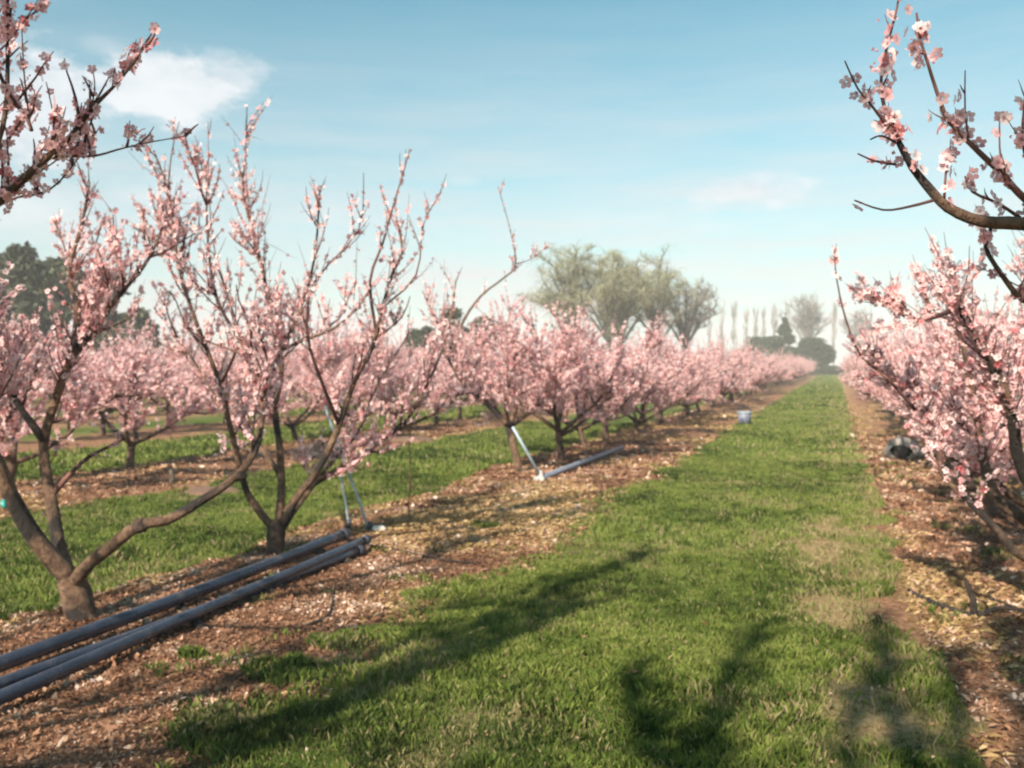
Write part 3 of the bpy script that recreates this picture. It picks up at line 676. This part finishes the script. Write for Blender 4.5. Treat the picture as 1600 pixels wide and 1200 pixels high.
# dry straw
dk = lambda x, y: (strip(x, y) > .3) & inview(x, y) & (NP.random(len(x)) < straw(x, y)*1.1)
q4 = [blades(90000, -5.1, -2.2, 2.5, 12, .045, .004, dk), blades(40000, -5.1, -2.2, 12, 30, .06, .012, dk), blades(70000, .4, 3.4, 3, 14, .05, .005, dk), blades(20000, .4, 2, 14, 40, .06, .016, dk), blades(40000, -11.2, -8, 6, 25, .06, .012, dk)]
xs, ys, hs, wss = (np.concatenate([q[i_] for q in q4]) for i_ in range(4)); k_ = len(xs)
a1 = NP.uniform(0, 6.28, k_); L_ = hs*NP.uniform(.5, 1.9, k_); wss = wss*.55; a2 = NP.uniform(0, 6.28, k_); zz = H(xs, ys)
VD = np.empty((k_, 4, 3)); cx, cy = np.cos(a1)*L_, np.sin(a1)*L_; wx, wy = -np.sin(a1)*wss, np.cos(a1)*wss; up_ = NP.uniform(.1, .8, k_)*hs
VD[:, 0] = np.stack([xs-wx, ys-wy, zz], 1); VD[:, 1] = np.stack([xs+wx, ys+wy, zz], 1)
VD[:, 2] = np.stack([xs+cx*.6+wx*.6, ys+cy*.6+wy*.6, zz+up_], 1); VD[:, 3] = np.stack([xs+cx, ys+cy, zz+up_*.8], 1)
td = np.clip(NP.normal(.5, .22, k_), 0, 1)
med = mesh_np('dry_grass', VD.reshape(-1, 3), np.arange(k_*4, dtype=np.int32), 4, False, {'tint': np.repeat(td, 4)})
M['straw'] = leafmat('straw_blades', [(0, (.17, .10, .045)), (.5, (.38, .25, .11)), (1, (.56, .42, .24))], .2)
tag(link('dry_grass', med, M['straw']), 'yellow dead grass matted along the edges of the bare strips', 'dry grass', kind='stuff')
tag(link('grass', me, M['grass']), 'short green grass with dry patches growing between the tree rows', 'grass', kind='stuff')
print('blades', n)

# leaf litter
def chips(n, x0, x1, y0, y1, s, keep):
    x = NP.uniform(x0, x1, n); y = NP.uniform(y0, y1, n); m = keep(x, y); return x[m], y[m], s*NP.uniform(.35, 1.0, m.sum())*(1+NP.random(m.sum())**5*1.5)
lk = lambda x, y: (strip(x, y) > .35) & inview(x, y)
sets = [chips(95000, -5.1, -2.1, 2.4, 9, .011, lk), chips(9000, -5.1, -2.1, 2.4, 10, .017, lk), chips(26000, -5.1, -2.1, 9, 18, .022, lk), chips(40000, .5, 3.4, 4, 12, .016, lk), chips(12000, .5, 3.4, 12, 22, .03, lk), chips(12000, -11, -8, 6, 22, .03, lk),
        chips(2500, -2.3, .7, 2.6, 9, .010, inview), chips(5000, -5.1, .7, 16, 45, .04, lk)]
x, y, s = (np.concatenate([q[i] for q in sets]) for i in range(3)); n = len(x)
nrm = NP.normal(size=(n, 3))*np.array([.55, .55, .3])+np.array([0, 0, 1]); nrm /= np.linalg.norm(nrm, axis=1, keepdims=True)
ax = np.cross(nrm, NP.normal(size=(n, 3))); ax /= np.linalg.norm(ax, axis=1, keepdims=True); ay = np.cross(nrm, ax)
asp = NP.uniform(.25, .7, n)
C = np.stack([x, y, H(x, y)+s*.25+NP.uniform(0, .012, n)], 1)
V = np.empty((n, 4, 3)); s3 = s[:, None]
V[:, 0] = C-ax*s3; V[:, 1] = C-ay*s3*asp[:, None]+nrm*s3*.2; V[:, 2] = C+ax*s3*1.1+nrm*s3*NP.uniform(-.2, .6, (n, 1)); V[:, 3] = C+ay*s3*asp[:, None]+nrm*s3*.2
st = straw(x, y)
tint = np.clip(NP.normal(.44, .22, n)+st*.18+.8*(vnoise(x, y, .25, 15)-.5), 0, 1)
me = mesh_np('leaf_litter', V.reshape(-1, 3), np.arange(n*4, dtype=np.int32), 4, False, {'tint': np.repeat(tint, 4)})
tag(link('leaf_litter', me, M['litter']), 'brown dead leaves and fallen petals scattered over the bare strips', 'leaf litter', kind='stuff')

# ------------------------------------------------------------------ pipes lying along the strip
def pipe_thing(pa, pb, r, label, mat='pipe'):
    o = empty('irrigation_pipe', pa)
    d = (pb-pa); L = d.length; dn = d.normalized()
    m = MB(); pts = []
    for i in range(15):
        f = i/14; p = d*f; p.z -= .012*math.sin(f*math.pi); p += Vector((dn.y, -dn.x, 0))*(.010*math.sin(f*math.pi*2.2+pa.x*9)); pts.append(p)
    m.pipe(pts, r, .005, 18); m.build('pipe_wall', M[mat], o)
    c = MB(); c.pipe([pts[-1]-dn*.10, pts[-1]-dn*.02], r+.007, .006, 18); c.build('collar', M['collar'], o)
    c = MB(); c.pipe([pts[0]+dn*.02, pts[0]+dn*.10], r+.007, .006, 18); c.build('collar', M['collar'], o)
    tag(o, label, 'irrigation pipe', 'irrigation pipes lying along the row')
    return o
def ext(p, q, e): d = (p-q).normalized(); return p+d*e
zb = .13
pA1, pA0 = G(543, 833, zb), G(0, 1036, zb)
pC1, pC0 = G(574, 842, zb+.0), G(0, 1086, zb)
pB1, pB0 = G(568, 858, zb-.05), G(0, 1066, zb-.0)
pipe_thing(ext(pA0, pA1, 1.3), pA1, .041, 'rearmost of the three dark slate pipes, nearest the tree trunks')
pipe_thing(ext(pB0, pB1, 1.3), pB1, .035, 'middle dark pipe lying between the other two dark pipes')
pipe_thing(ext(pC0, pC1, 1.3), pC1, .034, 'foremost of the three dark pipes, with bluish highlight along the top')
# timber packing the pipes rest on
for f, lab in ((.12, 'dark timber bearer under the far end of the three pipes'), (.62, 'dark timber bearer under the pipes near the left edge')):
    a_ = pA1.lerp(pA0, f); c_ = pC1.lerp(pC0, f); d = (c_-a_).normalized()
    m = MB(); p0 = a_-d*.12; p1 = c_+d*.12
    zt = zb-.085
    z0 = h(p0.x, p0.y)-.02
    hgt = .034
    m.tube([Vector((p0.x, p0.y, zt)), Vector((p1.x, p1.y, zt))], [hgt, hgt], 6, 0)
    tag(m.build('timber_bearer', M['deadwood'], None, False), lab, 'timber', 'timber bearers under the pipes')

# leaning riser + line on the ground further up the row
gA = G(846, 757); gA.z = h(gA.x, gA.y)+.035
o = empty('irrigation_line', gA)
gB = G(972, 713); gB.z = h(gB.x, gB.y)+.09
t_ = ahead(gA.x, gA.y)
top = W(801, 667, t_-.15)
m = MB(); m.pipe([Vector((0, 0, 0)), (gB-gA)*.5, gB-gA], .04, .005, 14); m.build('ground_pipe', M['pipe_pale'], o)
m = MB(); m.tube([Vector((0, 0, .0)), (top-gA)*.5, top-gA], [.02, .02, .02], 10); m.build('riser', M['riser'], o)
m = MB(); m.tube([Vector((-.09, -.05, -.03)), Vector((0, 0, .0)), Vector((-.02, .0, .1))], [.04, .05, .03], 10); m.tube([Vector((.05, -.12, -.03)), Vector((.02, -.02, .0))], [.03, .04], 8); m.build('elbow', M['white'], o)
tag(o, 'pale irrigation line on the ground with a riser leaning against a tan trunk', 'irrigation pipe')
# two wobbly risers at the end of the dark pipes
b = G(577, 836); b.z = h(b.x, b.y); t_ = ahead(b.x, b.y)
def riser(base, pix, r, lab, tt_):
    o = empty('irrigation_riser', base)
    P = smoothline([W(u, v, tt_+dt)-base for u, v, dt in pix], 4)
    m = MB(); m.tube(P, [r]*len(P), 8); m.build('riser_tube', M['riser'], o)
    m = MB(); m.tube([Vector((-.03, 0, -.03)), Vector((0, 0, .05)), Vector((.01, 0, .09))], [.03, .028, .02], 8); m.build('base_socket', M['collar'], o)
    tag(o, lab, 'irrigation riser', 'irrigation risers by the pipe ends')
riser(b, [(577, 832, 0), (562, 785, 0), (545, 740, .05), (532, 700, .1), (518, 665, .1), (508, 635, .15)], .012, 'longer thin blue-grey riser leaning left from the dark pipe ends', t_)
b2_ = G(545, 830); b2_.z = h(b2_.x, b2_.y)
riser(b2_, [(545, 826, 0), (541, 790, 0), (534, 755, 0), (531, 728, 0)], .010, 'shorter thin blue-grey riser standing behind the dark pipe ends', ahead(b2_.x, b2_.y))

def lump(name, c, sx, sy, sz, mat, seed, rough=.25, rz=0):
    rg = random.Random(seed); import bmesh
    bm = bmesh.new(); bmesh.ops.create_icosphere(bm, subdivisions=3, radius=1)
    off = Vector((rg.random()*9, rg.random()*9, 0))
    for v in bm.verts:
        n_ = float(vnoise(v.co.x*2+off.x+v.co.z, v.co.y*2+off.y-v.co.z, 1.0, seed))
        v.co *= 1+(n_-.5)*2*rough
        v.co.x *= sx; v.co.y *= sy; v.co.z = max(v.co.z*sz, -.2*sz)
    me = bpy.data.meshes.new(name); bm.to_mesh(me); bm.free()
    o = link(name, me, mat); o.location = c; o.rotation_euler = (0, 0, rz); return o
c = G(592, 838); c.z = h(c.x, c.y)+.02
tag(lump('stone', c, .07, .05, .04, M['white'], 3), 'small chalky white stone beside the dark pipe ends', 'stone')

# teal tag on the thick limb
c = W(17, 786, 5.30)
m = MB(); m.tube([c+Vector((-.015, -.04, .02)), c+Vector((0, -.05, 0)), c+Vector((.015, -.05, -.02))], [.013, .017, .012], 8)
tag(m.build('tree_tag', M['teal']), 'small teal plastic tag tied to the thick left limb', 'plant tag')

# sapling whip, timber stake
b = G(640, 822); b.z = h(b.x, b.y); o = empty('sapling', b); t_ = ahead(b.x, b.y)
P = [W(u, v, t_)-b for u, v in ((640, 826), (638, 790), (641, 745), (640, 700), (642, 650))]; P[0].z = -.03
m = MB(); m.tube(P, [.008, .007, .006, .005, .003], 6); m.build('stem', M['twig'], o)
T = Tree(77); T.side_shoots(P, .3, 1, 7, (.1, .25), .05); T.twig.build('crown', M['twig'], o); 
tag(o, 'thin bare sapling whip standing in the gap past the pipes', 'sapling')
b = G(268, 757); b.z = h(b.x, b.y)
m = MB(); m.tube([b+Vector((0, 0, -.05)), b+Vector((.0, 0, .1)), b+Vector((-.015, 0, .23))], [.035, .032, .03], 6, .08)
tag(m.build('timber_stake', M['stake'], None, False), 'short weathered stake on the brown strip beyond the left grass', 'stake')

# brush heap on the second strip
b = G(502, 716); b.z = h(b.x, b.y); o = empty('brush_heap', b)
m = MB(); rr = random.Random(5)
for _ in range(190):
    a = rr.uniform(0, 6.28); rad = abs(rr.gauss(0, .2)); p = Vector((math.cos(a)*rad*1.5, math.sin(a)*rad, rr.uniform(0, .26)*max(0, 1-rad/.5)+.02))
    d = Vector((rr.gauss(0, 1), rr.gauss(0, .6), rr.gauss(0, .25))).normalized()*rr.uniform(.12, .32)
    m.tube([p-d*.5, p+Vector((0, 0, .03)), p+d*.5], [.012, .01, .005], 4)
for k in range(5):
    d = Vector((.2+.05*k, 0, .18)); m.tube([Vector((.1, .05*k-.1, .05)), Vector((.25, .05*k-.1, .28)), Vector((.30+.03*k, .05*k-.1, .4))], [.015, .012, .005], 5)
m.build('cuttings', M['deadwood'], o)
c_ = lump('leaf_mound', (0, 0, .03), .42, .3, .17, M['dark'], 8, .3); c_.parent = o
tag(o, 'dark heap of prunings behind the risers on the second strip', 'brush heap')
# low pale mounds on the second strip
for (u, v, s, lab) in ((640, 690, .45, 'low pale earth mound on the second strip right of the brush heap'), (330, 770, .35, 'low brown earth mound beside the short weathered stake')):
    c = G(u, v); c.z = h(c.x, c.y)-.02
    tag(lump('earth_mound', c, s*1.3, s, .10, M['mound'], int(u)), lab, 'earth mound')

# blue-grey bin by the track
b = G(1163, 664); b.z = h(b.x, b.y); o = empty('plastic_bin', b, .6)
m = MB(); n = 14
m.tube([Vector((0, 0, 0)), Vector((0, 0, .16)), Vector((0, 0, .33))], [.15, .17, .19], n); m.build('bin_body', M['bin'], o)
m = MB(); m.tube([Vector((0, 0, .325)), Vector((0, 0, .345)), Vector((0, 0, .36))], [.205, .205, .19], n); m.build('rim', M['riser'], o)
m = MB(); m.tube([Vector((.2, 0, .32)), Vector((.14, 0, .48)), Vector((-.14, 0, .48)), Vector((-.2, 0, .32))], [.008]*4, 6); m.build('handle', M['collar'], o)
tag(o, 'small blue-grey bin by the left edge of the grass track', 'bin')
# pale drum-like sack with its mouth towards the track on the right
b = G(1408, 722); b.z = h(b.x, b.y); o = empty('sack', b, HEAD*0)
m = MB(); d = Vector((-.25, -1, 0)).normalized()
prof = [(0, .15), (-.03, .235), (-.12, .26), (-.32, .26), (-.46, .20), (-.50, .06)]
k0 = len(m.v); nn = 18; px = Vector((-d.y, d.x, 0))
for q, (dd, r_) in enumerate(prof):
    for j in range(nn):
        a = 2*math.pi*j/nn; w_ = 1+.08*math.sin(3*a+q)+.05*math.sin(5*a+1.3*q)
        z_ = math.sin(a)*r_*w_*(.85 if math.sin(a) > 0 else .6)+.15
        m.v.append(d*(-dd if False else dd)*1.0+px*math.cos(a)*r_*w_*(1.25-.35*max(0, math.sin(a)))+Vector((0, 0, max(z_, 0))))
for q in range(len(prof)-1):
    for j in range(nn):
        a_ = k0+q*nn+j; b_ = k0+q*nn+(j+1) % nn; m.f.append((b_, a_, a_+nn, b_+nn))
m.f.append(tuple(k0+(len(prof)-1)*nn+j for j in range(nn)))
m.build('sack_body', M['sack'], o)
m = MB(); m.tube([d*.012+Vector((0, 0, .15)), d*-.10+Vector((0, 0, .15))], [.115, .09], 14, .12); m.build('mouth_shade', M['dark'], o)  # solid near-black plug standing in for the shade inside the mouth
tag(o, 'pale slumped sack with a dark mouth under the right-hand trees', 'sack')

# upright stub at lower right, its shadow line laid as a dark solid strip
b = G(1522, 968); b.z = h(b.x, b.y)
o = empty('stub_with_shadow', b)
pt = lambda u, v, z: (lambda g: Vector((g.x, g.y, h(g.x, g.y)+z)))(G(u, v))-b
m = MB(); P = smoothline([pt(1420, 925, .02), pt(1455, 950, .03), pt(1520, 968, .02), pt(1570, 964, .04), pt(1640, 980, .02)], 3); m.tube(P, [.008+.010*math.sin(math.pi*min(1, i/len(P)+.1)) for i in range(len(P))], 7, .15); m.build('shadow_line', M['deadwood'], o)
m = MB(); tb = ahead(b.x, b.y); m.tube([Vector((0, 0, 0)), W(1520, 935, tb)-b, W(1508, 905, tb)-b], [.026, .022, .014], 7, .1); m.build('stub', M['deadwood'], o)
tag(o, 'dark upright stub with a shadow-shaped dark strip on the right bare strip', 'stub and shadow strip')
def lay_shadow(pts, r, lab):  # dark solid strips laid on the ground in place of cast shadows
    P = []
    for u, v in pts: g = G(u, v); P.append(Vector((g.x, g.y, h(g.x, g.y)+.015)))
    P = smoothline(P, 3); m = MB(); m.tube(P, [r*(1-.6*i/len(P)) for i in range(len(P))], 6, .15)
    tag(m.build('shadow_strip', M['deadwood']), lab, 'shadow strip', 'dark shadow-shaped strips lying on the left strip')
lay_shadow([(575, 862), (620, 868), (680, 880), (745, 884)], .014, 'long curved dark strip laid as a shadow, pointing right from the pipe ends')
lay_shadow([(640, 838), (690, 826), (740, 820)], .012, 'short dark strip laid as a shadow on the straw past the pipe ends')
lay_shadow([(480, 990), (515, 970), (520, 935)], .012, 'hooked dark strip laid as a shadow on the leaf litter in front of the pipes')

# ------------------------------------------------------------------ far trees
def leafcloud(pts, size, rg, name, tint, flat=.0):
    n = len(pts); P = np.asarray(pts); A = rg.normal(size=(n, 3)); A /= np.linalg.norm(A, axis=1, keepdims=True)
    B = np.cross(A, rg.normal(size=(n, 3))); B /= np.linalg.norm(B, axis=1, keepdims=True); C = np.cross(A, B)
    s = size*rg.uniform(.5, 1.4, (n, 1)); V = np.empty((n, 4, 3))
    V[:, 0] = P-B*s; V[:, 1] = P-C*s*.5; V[:, 2] = P+B*s; V[:, 3] = P+C*s*.5
    return mesh_np(name, V.reshape(-1, 3), np.arange(n*4, dtype=np.int32), 4, False, {'tint': np.repeat(tint, 4)})
def far_loc(u, t): p = W(u, HV, t); return Vector((p.x, p.y, 0))
def evergreen(u, t, wpx, toppx, seed, label, conic=False, group=None, mat='conifer', name='evergreen_tree'):
    rg = np.random.default_rng(seed); hgt = HC+t*(HV-toppx)/F; wid = wpx*t/F/2
    o = empty(name, far_loc(u, t)); m = MB()
    m.tube([Vector((0, 0, -.3)), Vector((0, 0, hgt*.5)), Vector((0, 0, hgt*.93))], [hgt*.03, hgt*.02, .02], 7)
    k = 26 if not conic else 40; pts = []; tn = []
    rr = random.Random(seed)
    for j in range(k):
        f = rr.random()**.8 if conic else rr.random(); a = rr.uniform(0, 6.28)
        if conic: prof = (1-f)**.85
        else: prof = math.sqrt(max(0, 1-(2*f-.75)**2/1.6))
        rad = wid*prof*rr.uniform(.45, .95); z = hgt*(.06+.92*f)
        c = Vector((math.cos(a)*rad, math.sin(a)*rad, z))
        m.tube([Vector((0, 0, z*.85)), c], [hgt*.006, .01], 4)
        n = 520; s = wid*(.30 if not conic else .26*(1.15-f))
        q = rg.normal(size=(n, 3))*s*np.array([1, 1, .8])*.6+np.array(c); pts.append(q)
        tn.append(np.clip(rg.normal(.45, .2, n)+rr.uniform(-.15, .15), 0, 1))
    pts = np.concatenate(pts); pts[:, 2] = np.clip(pts[:, 2], .05, hgt*1.02)
    m.build('trunk', M['greybark'], o)
    link('crown', leafcloud(pts, .03*hgt+.05, rg, 'crown', np.concatenate(tn)), M[mat], o)
    tag(o, label, 'evergreen tree' if name == 'evergreen_tree' else 'shrub', group); return o
def bare_tree(u, t, wpx, toppx, seed, label, cat, mat='bare', droop=0.0, group=None, strands=2600, name='bare_tree', trunks=1, narrow=False):
    r = random.Random(seed); hgt = HC+t*(HV-toppx)/F; wid = wpx*t/F/2
    o = empty(name, far_loc(u, t)); m = MB(); tips = []
    if narrow:
        m.tube([Vector((0, 0, -.3)), Vector((0, 0, hgt*.5)), Vector((0, 0, hgt))], [hgt*.008, hgt*.005, .02], 6)
        for j in range(34):
            z = hgt*r.uniform(.12, .9); a = r.uniform(0, 6.28); L = hgt*.16
            d = Vector((math.cos(a)*wid, math.sin(a)*wid, L)); tips.append((Vector((0, 0, z)), Vector((0, 0, z))+d))
    else:
        for s_ in range(trunks):
            bx = (s_-(trunks-1)/2)*wid*.5
            top = Vector((bx*1.3, r.uniform(-.3, .3), hgt*.28)); m.tube([Vector((bx, 0, -.3)), top], [hgt*.03, hgt*.022], 8)
            for j in range(17):
                a = r.uniform(0, 6.28); rad = wid*r.uniform(.1, .9)
                e = Vector((bx+math.cos(a)*rad, math.sin(a)*rad, hgt*.97*math.sqrt(1-.72*min(1, rad/wid)**2)*r.uniform(.80, 1.0))); mid = top.lerp(e, .5)+Vector((0, 0, hgt*.09))
                P = smoothline([top, mid, e], 4); m.tube(P, [hgt*.012*(1-.85*i/len(P)) for i in range(len(P))], 5)
                tips.append((mid, e)); tips.append((top, mid))
                for q in range(4):
                    s0 = P[r.randrange(3, len(P))]; aa = r.uniform(0, 6.28); L = wid*.35
                    e2 = s0+Vector((math.cos(aa)*L, math.sin(aa)*L, L*r.uniform(.2, .9)-.0)); m.tube([s0, e2], [hgt*.004, .015], 4, cap=False); tips.append((s0, e2))
    m.build('trunk', M['greybark'], o)
    V = []; T = []
    for _ in range(strands):
        a_, b_ = r.choice(tips); p = a_.lerp(b_, r.random()**.7); L = hgt*r.uniform(.05, .12)
        if narrow: d = Vector((r.gauss(0, .12), r.gauss(0, .12), 1))
        else: d = (Vector((r.gauss(0, .7), r.gauss(0, .7), r.uniform(.1, 1))))
        d.normalize(); q1 = p+d*L*.5; q2 = q1+(d*(1-droop)+Vector((0, 0, -1.6*droop)))*L*.6
        q3 = q2+(d*(1-droop)*.5+Vector((0, 0, -1.3*droop)))*L
        w_ = Vector((r.gauss(0, 1), r.gauss(0, 1), 0)).normalized()*(t*.00042)
        tt_ = min(1, max(0, r.gauss(.5, .25)))
        for x0, x1, s0, s1 in ((p, q1, 1, .8), (q1, q2, .8, .6), (q2, q3, .6, .2)):
            V += [x0-w_*s0, x0+w_*s0, x1+w_*s1, x1-w_*s1]; T += [tt_]*4
    me = mesh_np('crown', np.array([tuple(v) for v in V]), np.arange(len(V), dtype=np.int32), 4, False, {'tint': T})
    link('crown', me, M[mat], o)
    tag(o, label, cat, group); return o
WG = 'pale willows behind the blossom'
bare_tree(922, 95, 185, 384, 61, 'tallest pale green willow at the left of the willow clump', 'willow tree', 'willow', .30, WG, 7500, 'willow_tree', 2)
bare_tree(1000, 99, 190, 396, 62, 'broad pale willow in the middle of the willow clump', 'willow tree', 'willow', .28, WG, 6500, 'willow_tree', 2)
bare_tree(1070, 103, 130, 428, 63, 'greyer lower willow sloping down at the right of the willow clump', 'willow tree', 'bare', .2, WG, 2600, 'willow_tree', 1)
bare_tree(1262, 195, 105, 466, 64, 'round leafless grey tree rising behind the dark hedge', 'bare tree', 'bare', 0, None, 1700)
bare_tree(1338, 198, 70, 490, 65, 'smaller leafless grey tree just right of the round bare tree', 'bare tree', 'bare', 0, None, 900)
pop = [1108, 1129, 1147, 1166, 1181, 1193, 1209, 1230, 1303]
for i, u in enumerate(pop):
    bare_tree(u, 205+i*1.5, 8+(i*5 % 4), 476+(i*37 % 17), 70+i, f'{ORD[i]} thin bare poplar from the left on the skyline', 'poplar tree', 'bare', 0, 'bare poplars on the skyline', 120, 'poplar_tree', narrow=True)
evergreen(1226, 160, 58, 497, 81, 'pointed dark conifer at the end of the left row', True)
evergreen(1190, 163, 60, 528, 82, 'low dark shrub just left of the pointed conifer', False, 'dark shrubs at the end of the rows', 'conifer', 'evergreen_shrub')
evergreen(1270, 158, 50, 530, 83, 'rounded dark evergreen right of the pointed conifer', False, 'dark shrubs at the end of the rows', 'conifer', 'evergreen_shrub')
evergreen(1291, 160, 26, 540, 84, 'narrow dark evergreen beside the end of the grass track', False, 'dark shrubs at the end of the rows', 'conifer', 'evergreen_shrub')
evergreen(1300, 156, 30, 572, 85, 'lowest dark shrub closing the grass track', False, 'dark shrubs at the end of the rows', 'conifer', 'evergreen_shrub')
SG = 'dark shelter trees behind the left rows'
for i, (u, top_, wp, lab) in enumerate(((-40, 400, 110, 'tall dark shelter tree cut by the left frame edge'), (36, 388, 90, 'tallest dark shelter tree behind the leftmost blossom'), (105, 412, 84, 'middle dark shelter tree behind the leftmost blossom'),
        (165, 432, 74, 'dark shelter tree on the right slope of the left clump'), (212, 468, 56, 'lowest dark shelter tree at the right end of the left clump'),
        (660, 512, 48, 'low olive shelter tree left of the central clump'), (705, 486, 48, 'tallest olive shelter tree of the central clump'), (755, 498, 44, 'olive shelter tree at the right of the central clump'))):
    evergreen(u, 72+i*.8, wp, top_, 90+i, lab, False, SG, 'shelter')

# ------------------------------------------------------------------ air
hz, hnt, hb = nodes('orchard_haze'); hnt.nodes.remove(hb)
pv = N(hnt, 'ShaderNodeVolumePrincipled'); pv.inputs['Color'].default_value = (.98, .94, .93, 1); pv.inputs['Density'].default_value = .0013; pv.inputs['Anisotropy'].default_value = -.2
hnt.links.new(pv.outputs[0], hnt.nodes['Material Output'].inputs['Volume'])
gmin = float(ZZ.min())-1
m = MB(); x0, x1, y0, y1, z0, z1 = gx[0]-8, gx[-1]+8, gy[0]-8, gy[-1]+8, gmin, 22.0
m.v = [Vector(q) for q in ((x0, y0, z0), (x1, y0, z0), (x1, y1, z0), (x0, y1, z0), (x0, y0, z1), (x1, y0, z1), (x1, y1, z1), (x0, y1, z1))]
m.f = [(0, 3, 2, 1), (4, 5, 6, 7), (0, 1, 5, 4), (1, 2, 6, 5), (2, 3, 7, 6), (3, 0, 4, 7)]
tag(m.build('haze', hz, None, False), 'thin pale haze over the orchard', 'haze', kind='stuff')

# ------------------------------------------------------------------ camera
cam = bpy.data.cameras.new('camera'); co = bpy.data.objects.new('camera', cam); COL.objects.link(co); scene.camera = co
co.location = (0, 0, HC); co.rotation_euler = (R(90), 0, HEAD)
cam.sensor_width = 36; cam.lens = 36*F/1600; cam.shift_y = -(600-HV)/1600
cam.clip_start = .05; cam.clip_end = 4000
cam.dof.use_dof = True; cam.dof.focus_distance = 1.7; cam.dof.aperture_fstop = 6.3

# ------------------------------------------------------------------ light
AZ = math.atan2(-.19, -1.0); EL = R(36)          # measured from +Y towards +X
sd = Vector((math.sin(AZ)*math.cos(EL), math.cos(AZ)*math.cos(EL), math.sin(EL)))
sun = bpy.data.lights.new('sun', 'SUN'); so = bpy.data.objects.new('sun', sun); COL.objects.link(so)
sun.energy = 5.0; sun.angle = R(1.0); sun.color = (1, .89, .73)
so.rotation_euler = sd.to_track_quat('Z', 'Y').to_euler(); so.location = (0, 0, 20)

w = bpy.data.worlds.new('World'); scene.world = w; w.use_nodes = True; nt = w.node_tree; bg = nt.nodes['Background']
sky = N(nt, 'ShaderNodeTexSky'); sky.sky_type = 'NISHITA'; sky.sun_disc = False; sky.sun_elevation = EL; sky.sun_rotation = AZ
sky.air_density = 1.0; sky.dust_density = .7; sky.ozone_density = 1.0
tinted = mixc(nt, 1.0, sky.outputs[0], (.50, .98, .84), 'MULTIPLY')
tc = N(nt, 'ShaderNodeTexCoord'); sp = N(nt, 'ShaderNodeSeparateXYZ'); nt.links.new(tc.outputs['Generated'], sp.inputs[0])
az = math_(nt, 'ARCTAN2', sp.outputs[0], sp.outputs[1]); el = math_(nt, 'ARCSINE', sp.outputs[2])
cb = N(nt, 'ShaderNodeCombineXYZ'); nt.links.new(az, cb.inputs[0]); nt.links.new(math_(nt, 'MULTIPLY', el, 2.0), cb.inputs[1])
nz = N(nt, 'ShaderNodeTexNoise', Scale=12, Detail=9, Roughness=.62); nt.links.new(cb.outputs[0], nz.inputs['Vector'])
nz2 = N(nt, 'ShaderNodeTexNoise', Scale=4, Detail=5, Roughness=.6); cb2 = N(nt, 'ShaderNodeCombineXYZ'); nt.links.new(az, cb2.inputs[0]); nt.links.new(math_(nt, 'MULTIPLY', el, 9.0), cb2.inputs[1]); nt.links.new(cb2.outputs[0], nz2.inputs['Vector'])
nn_ = math_(nt, 'MULTIPLY', math_(nt, 'SUBTRACT', nz.outputs['Fac'], .44), 2.5)
def cloud(u, v, ru, rv, soft=.8, dens=1.0):
    d = W(u, v, 1)-Vector((0, 0, HC)); a0 = math.atan2(d.x, d.y); e0 = math.asin(d.normalized().z)
    sa = math_(nt, 'DIVIDE', math_(nt, 'SUBTRACT', az, a0), ru/F); se = math_(nt, 'DIVIDE', math_(nt, 'SUBTRACT', el, e0), rv/F)
    q = math_(nt, 'ADD', math_(nt, 'MULTIPLY', sa, sa), math_(nt, 'MULTIPLY', se, se)); q = math_(nt, 'SQRT', q)
    x = math_(nt, 'ADD', math_(nt, 'SUBTRACT', 1.0, q), nn_); x = math_(nt, 'DIVIDE', x, soft, clamp=True)
    return math_(nt, 'MULTIPLY', math_(nt, 'SMOOTH_MIN', x, 1.0, .1), dens)
cl = [cloud(50, 170, 100, 80, .5, .95), cloud(262, 136, 108, 44, .4, 1.0), cloud(360, 120, 55, 32, .6, .75), cloud(175, 78, 45, 16, 1.2, .35), cloud(290, 292, 70, 24, 1.1, .4), cloud(1165, 300, 100, 26, .7, .95), cloud(1160, 350, 160, 14, 1.6, .3), cloud(728, 283, 30, 8, 1.2, .3), cloud(60, 320, 240, 60, 1.3, .6), cloud(560, 350, 200, 30, 1.6, .4), cloud(980, 345, 150, 16, 1.5, .4)]
tot = cl[0]
for c in cl[1:]: tot = math_(nt, 'MAXIMUM', tot, c)
# thin bright veil low in the sky
veil = math_(nt, 'SUBTRACT', 1.0, math_(nt, 'DIVIDE', el, .42), clamp=True)
veil = math_(nt, 'MULTIPLY', math_(nt, 'POWER', veil, 1.1), math_(nt, 'ADD', math_(nt, 'MULTIPLY', nz2.outputs['Fac'], 1.7), .15), clamp=True)
veil = math_(nt, 'MULTIPLY', veil, .95)
skyc = mixc(nt, veil, tinted, (5.0, 4.75, 4.8))
shade = ramp(nt, nz.outputs['Fac'], [(.35, (4.3, 4.7, 5.0)), (.62, (5.4, 5.6, 5.8))])
skyc = mixc(nt, math_(nt, 'MULTIPLY', tot, .96), skyc, shade.outputs[0])
nt.links.new(skyc, bg.inputs['Color']); bg.inputs['Strength'].default_value = .088

scene.view_settings.view_transform = 'Standard'; scene.view_settings.look = 'None'
scene.view_settings.exposure = 0.98; scene.view_settings.gamma = 1
scene.cycles.max_bounces = 6; scene.cycles.transparent_max_bounces = 4
scene.cycles.filter_width = 2.0
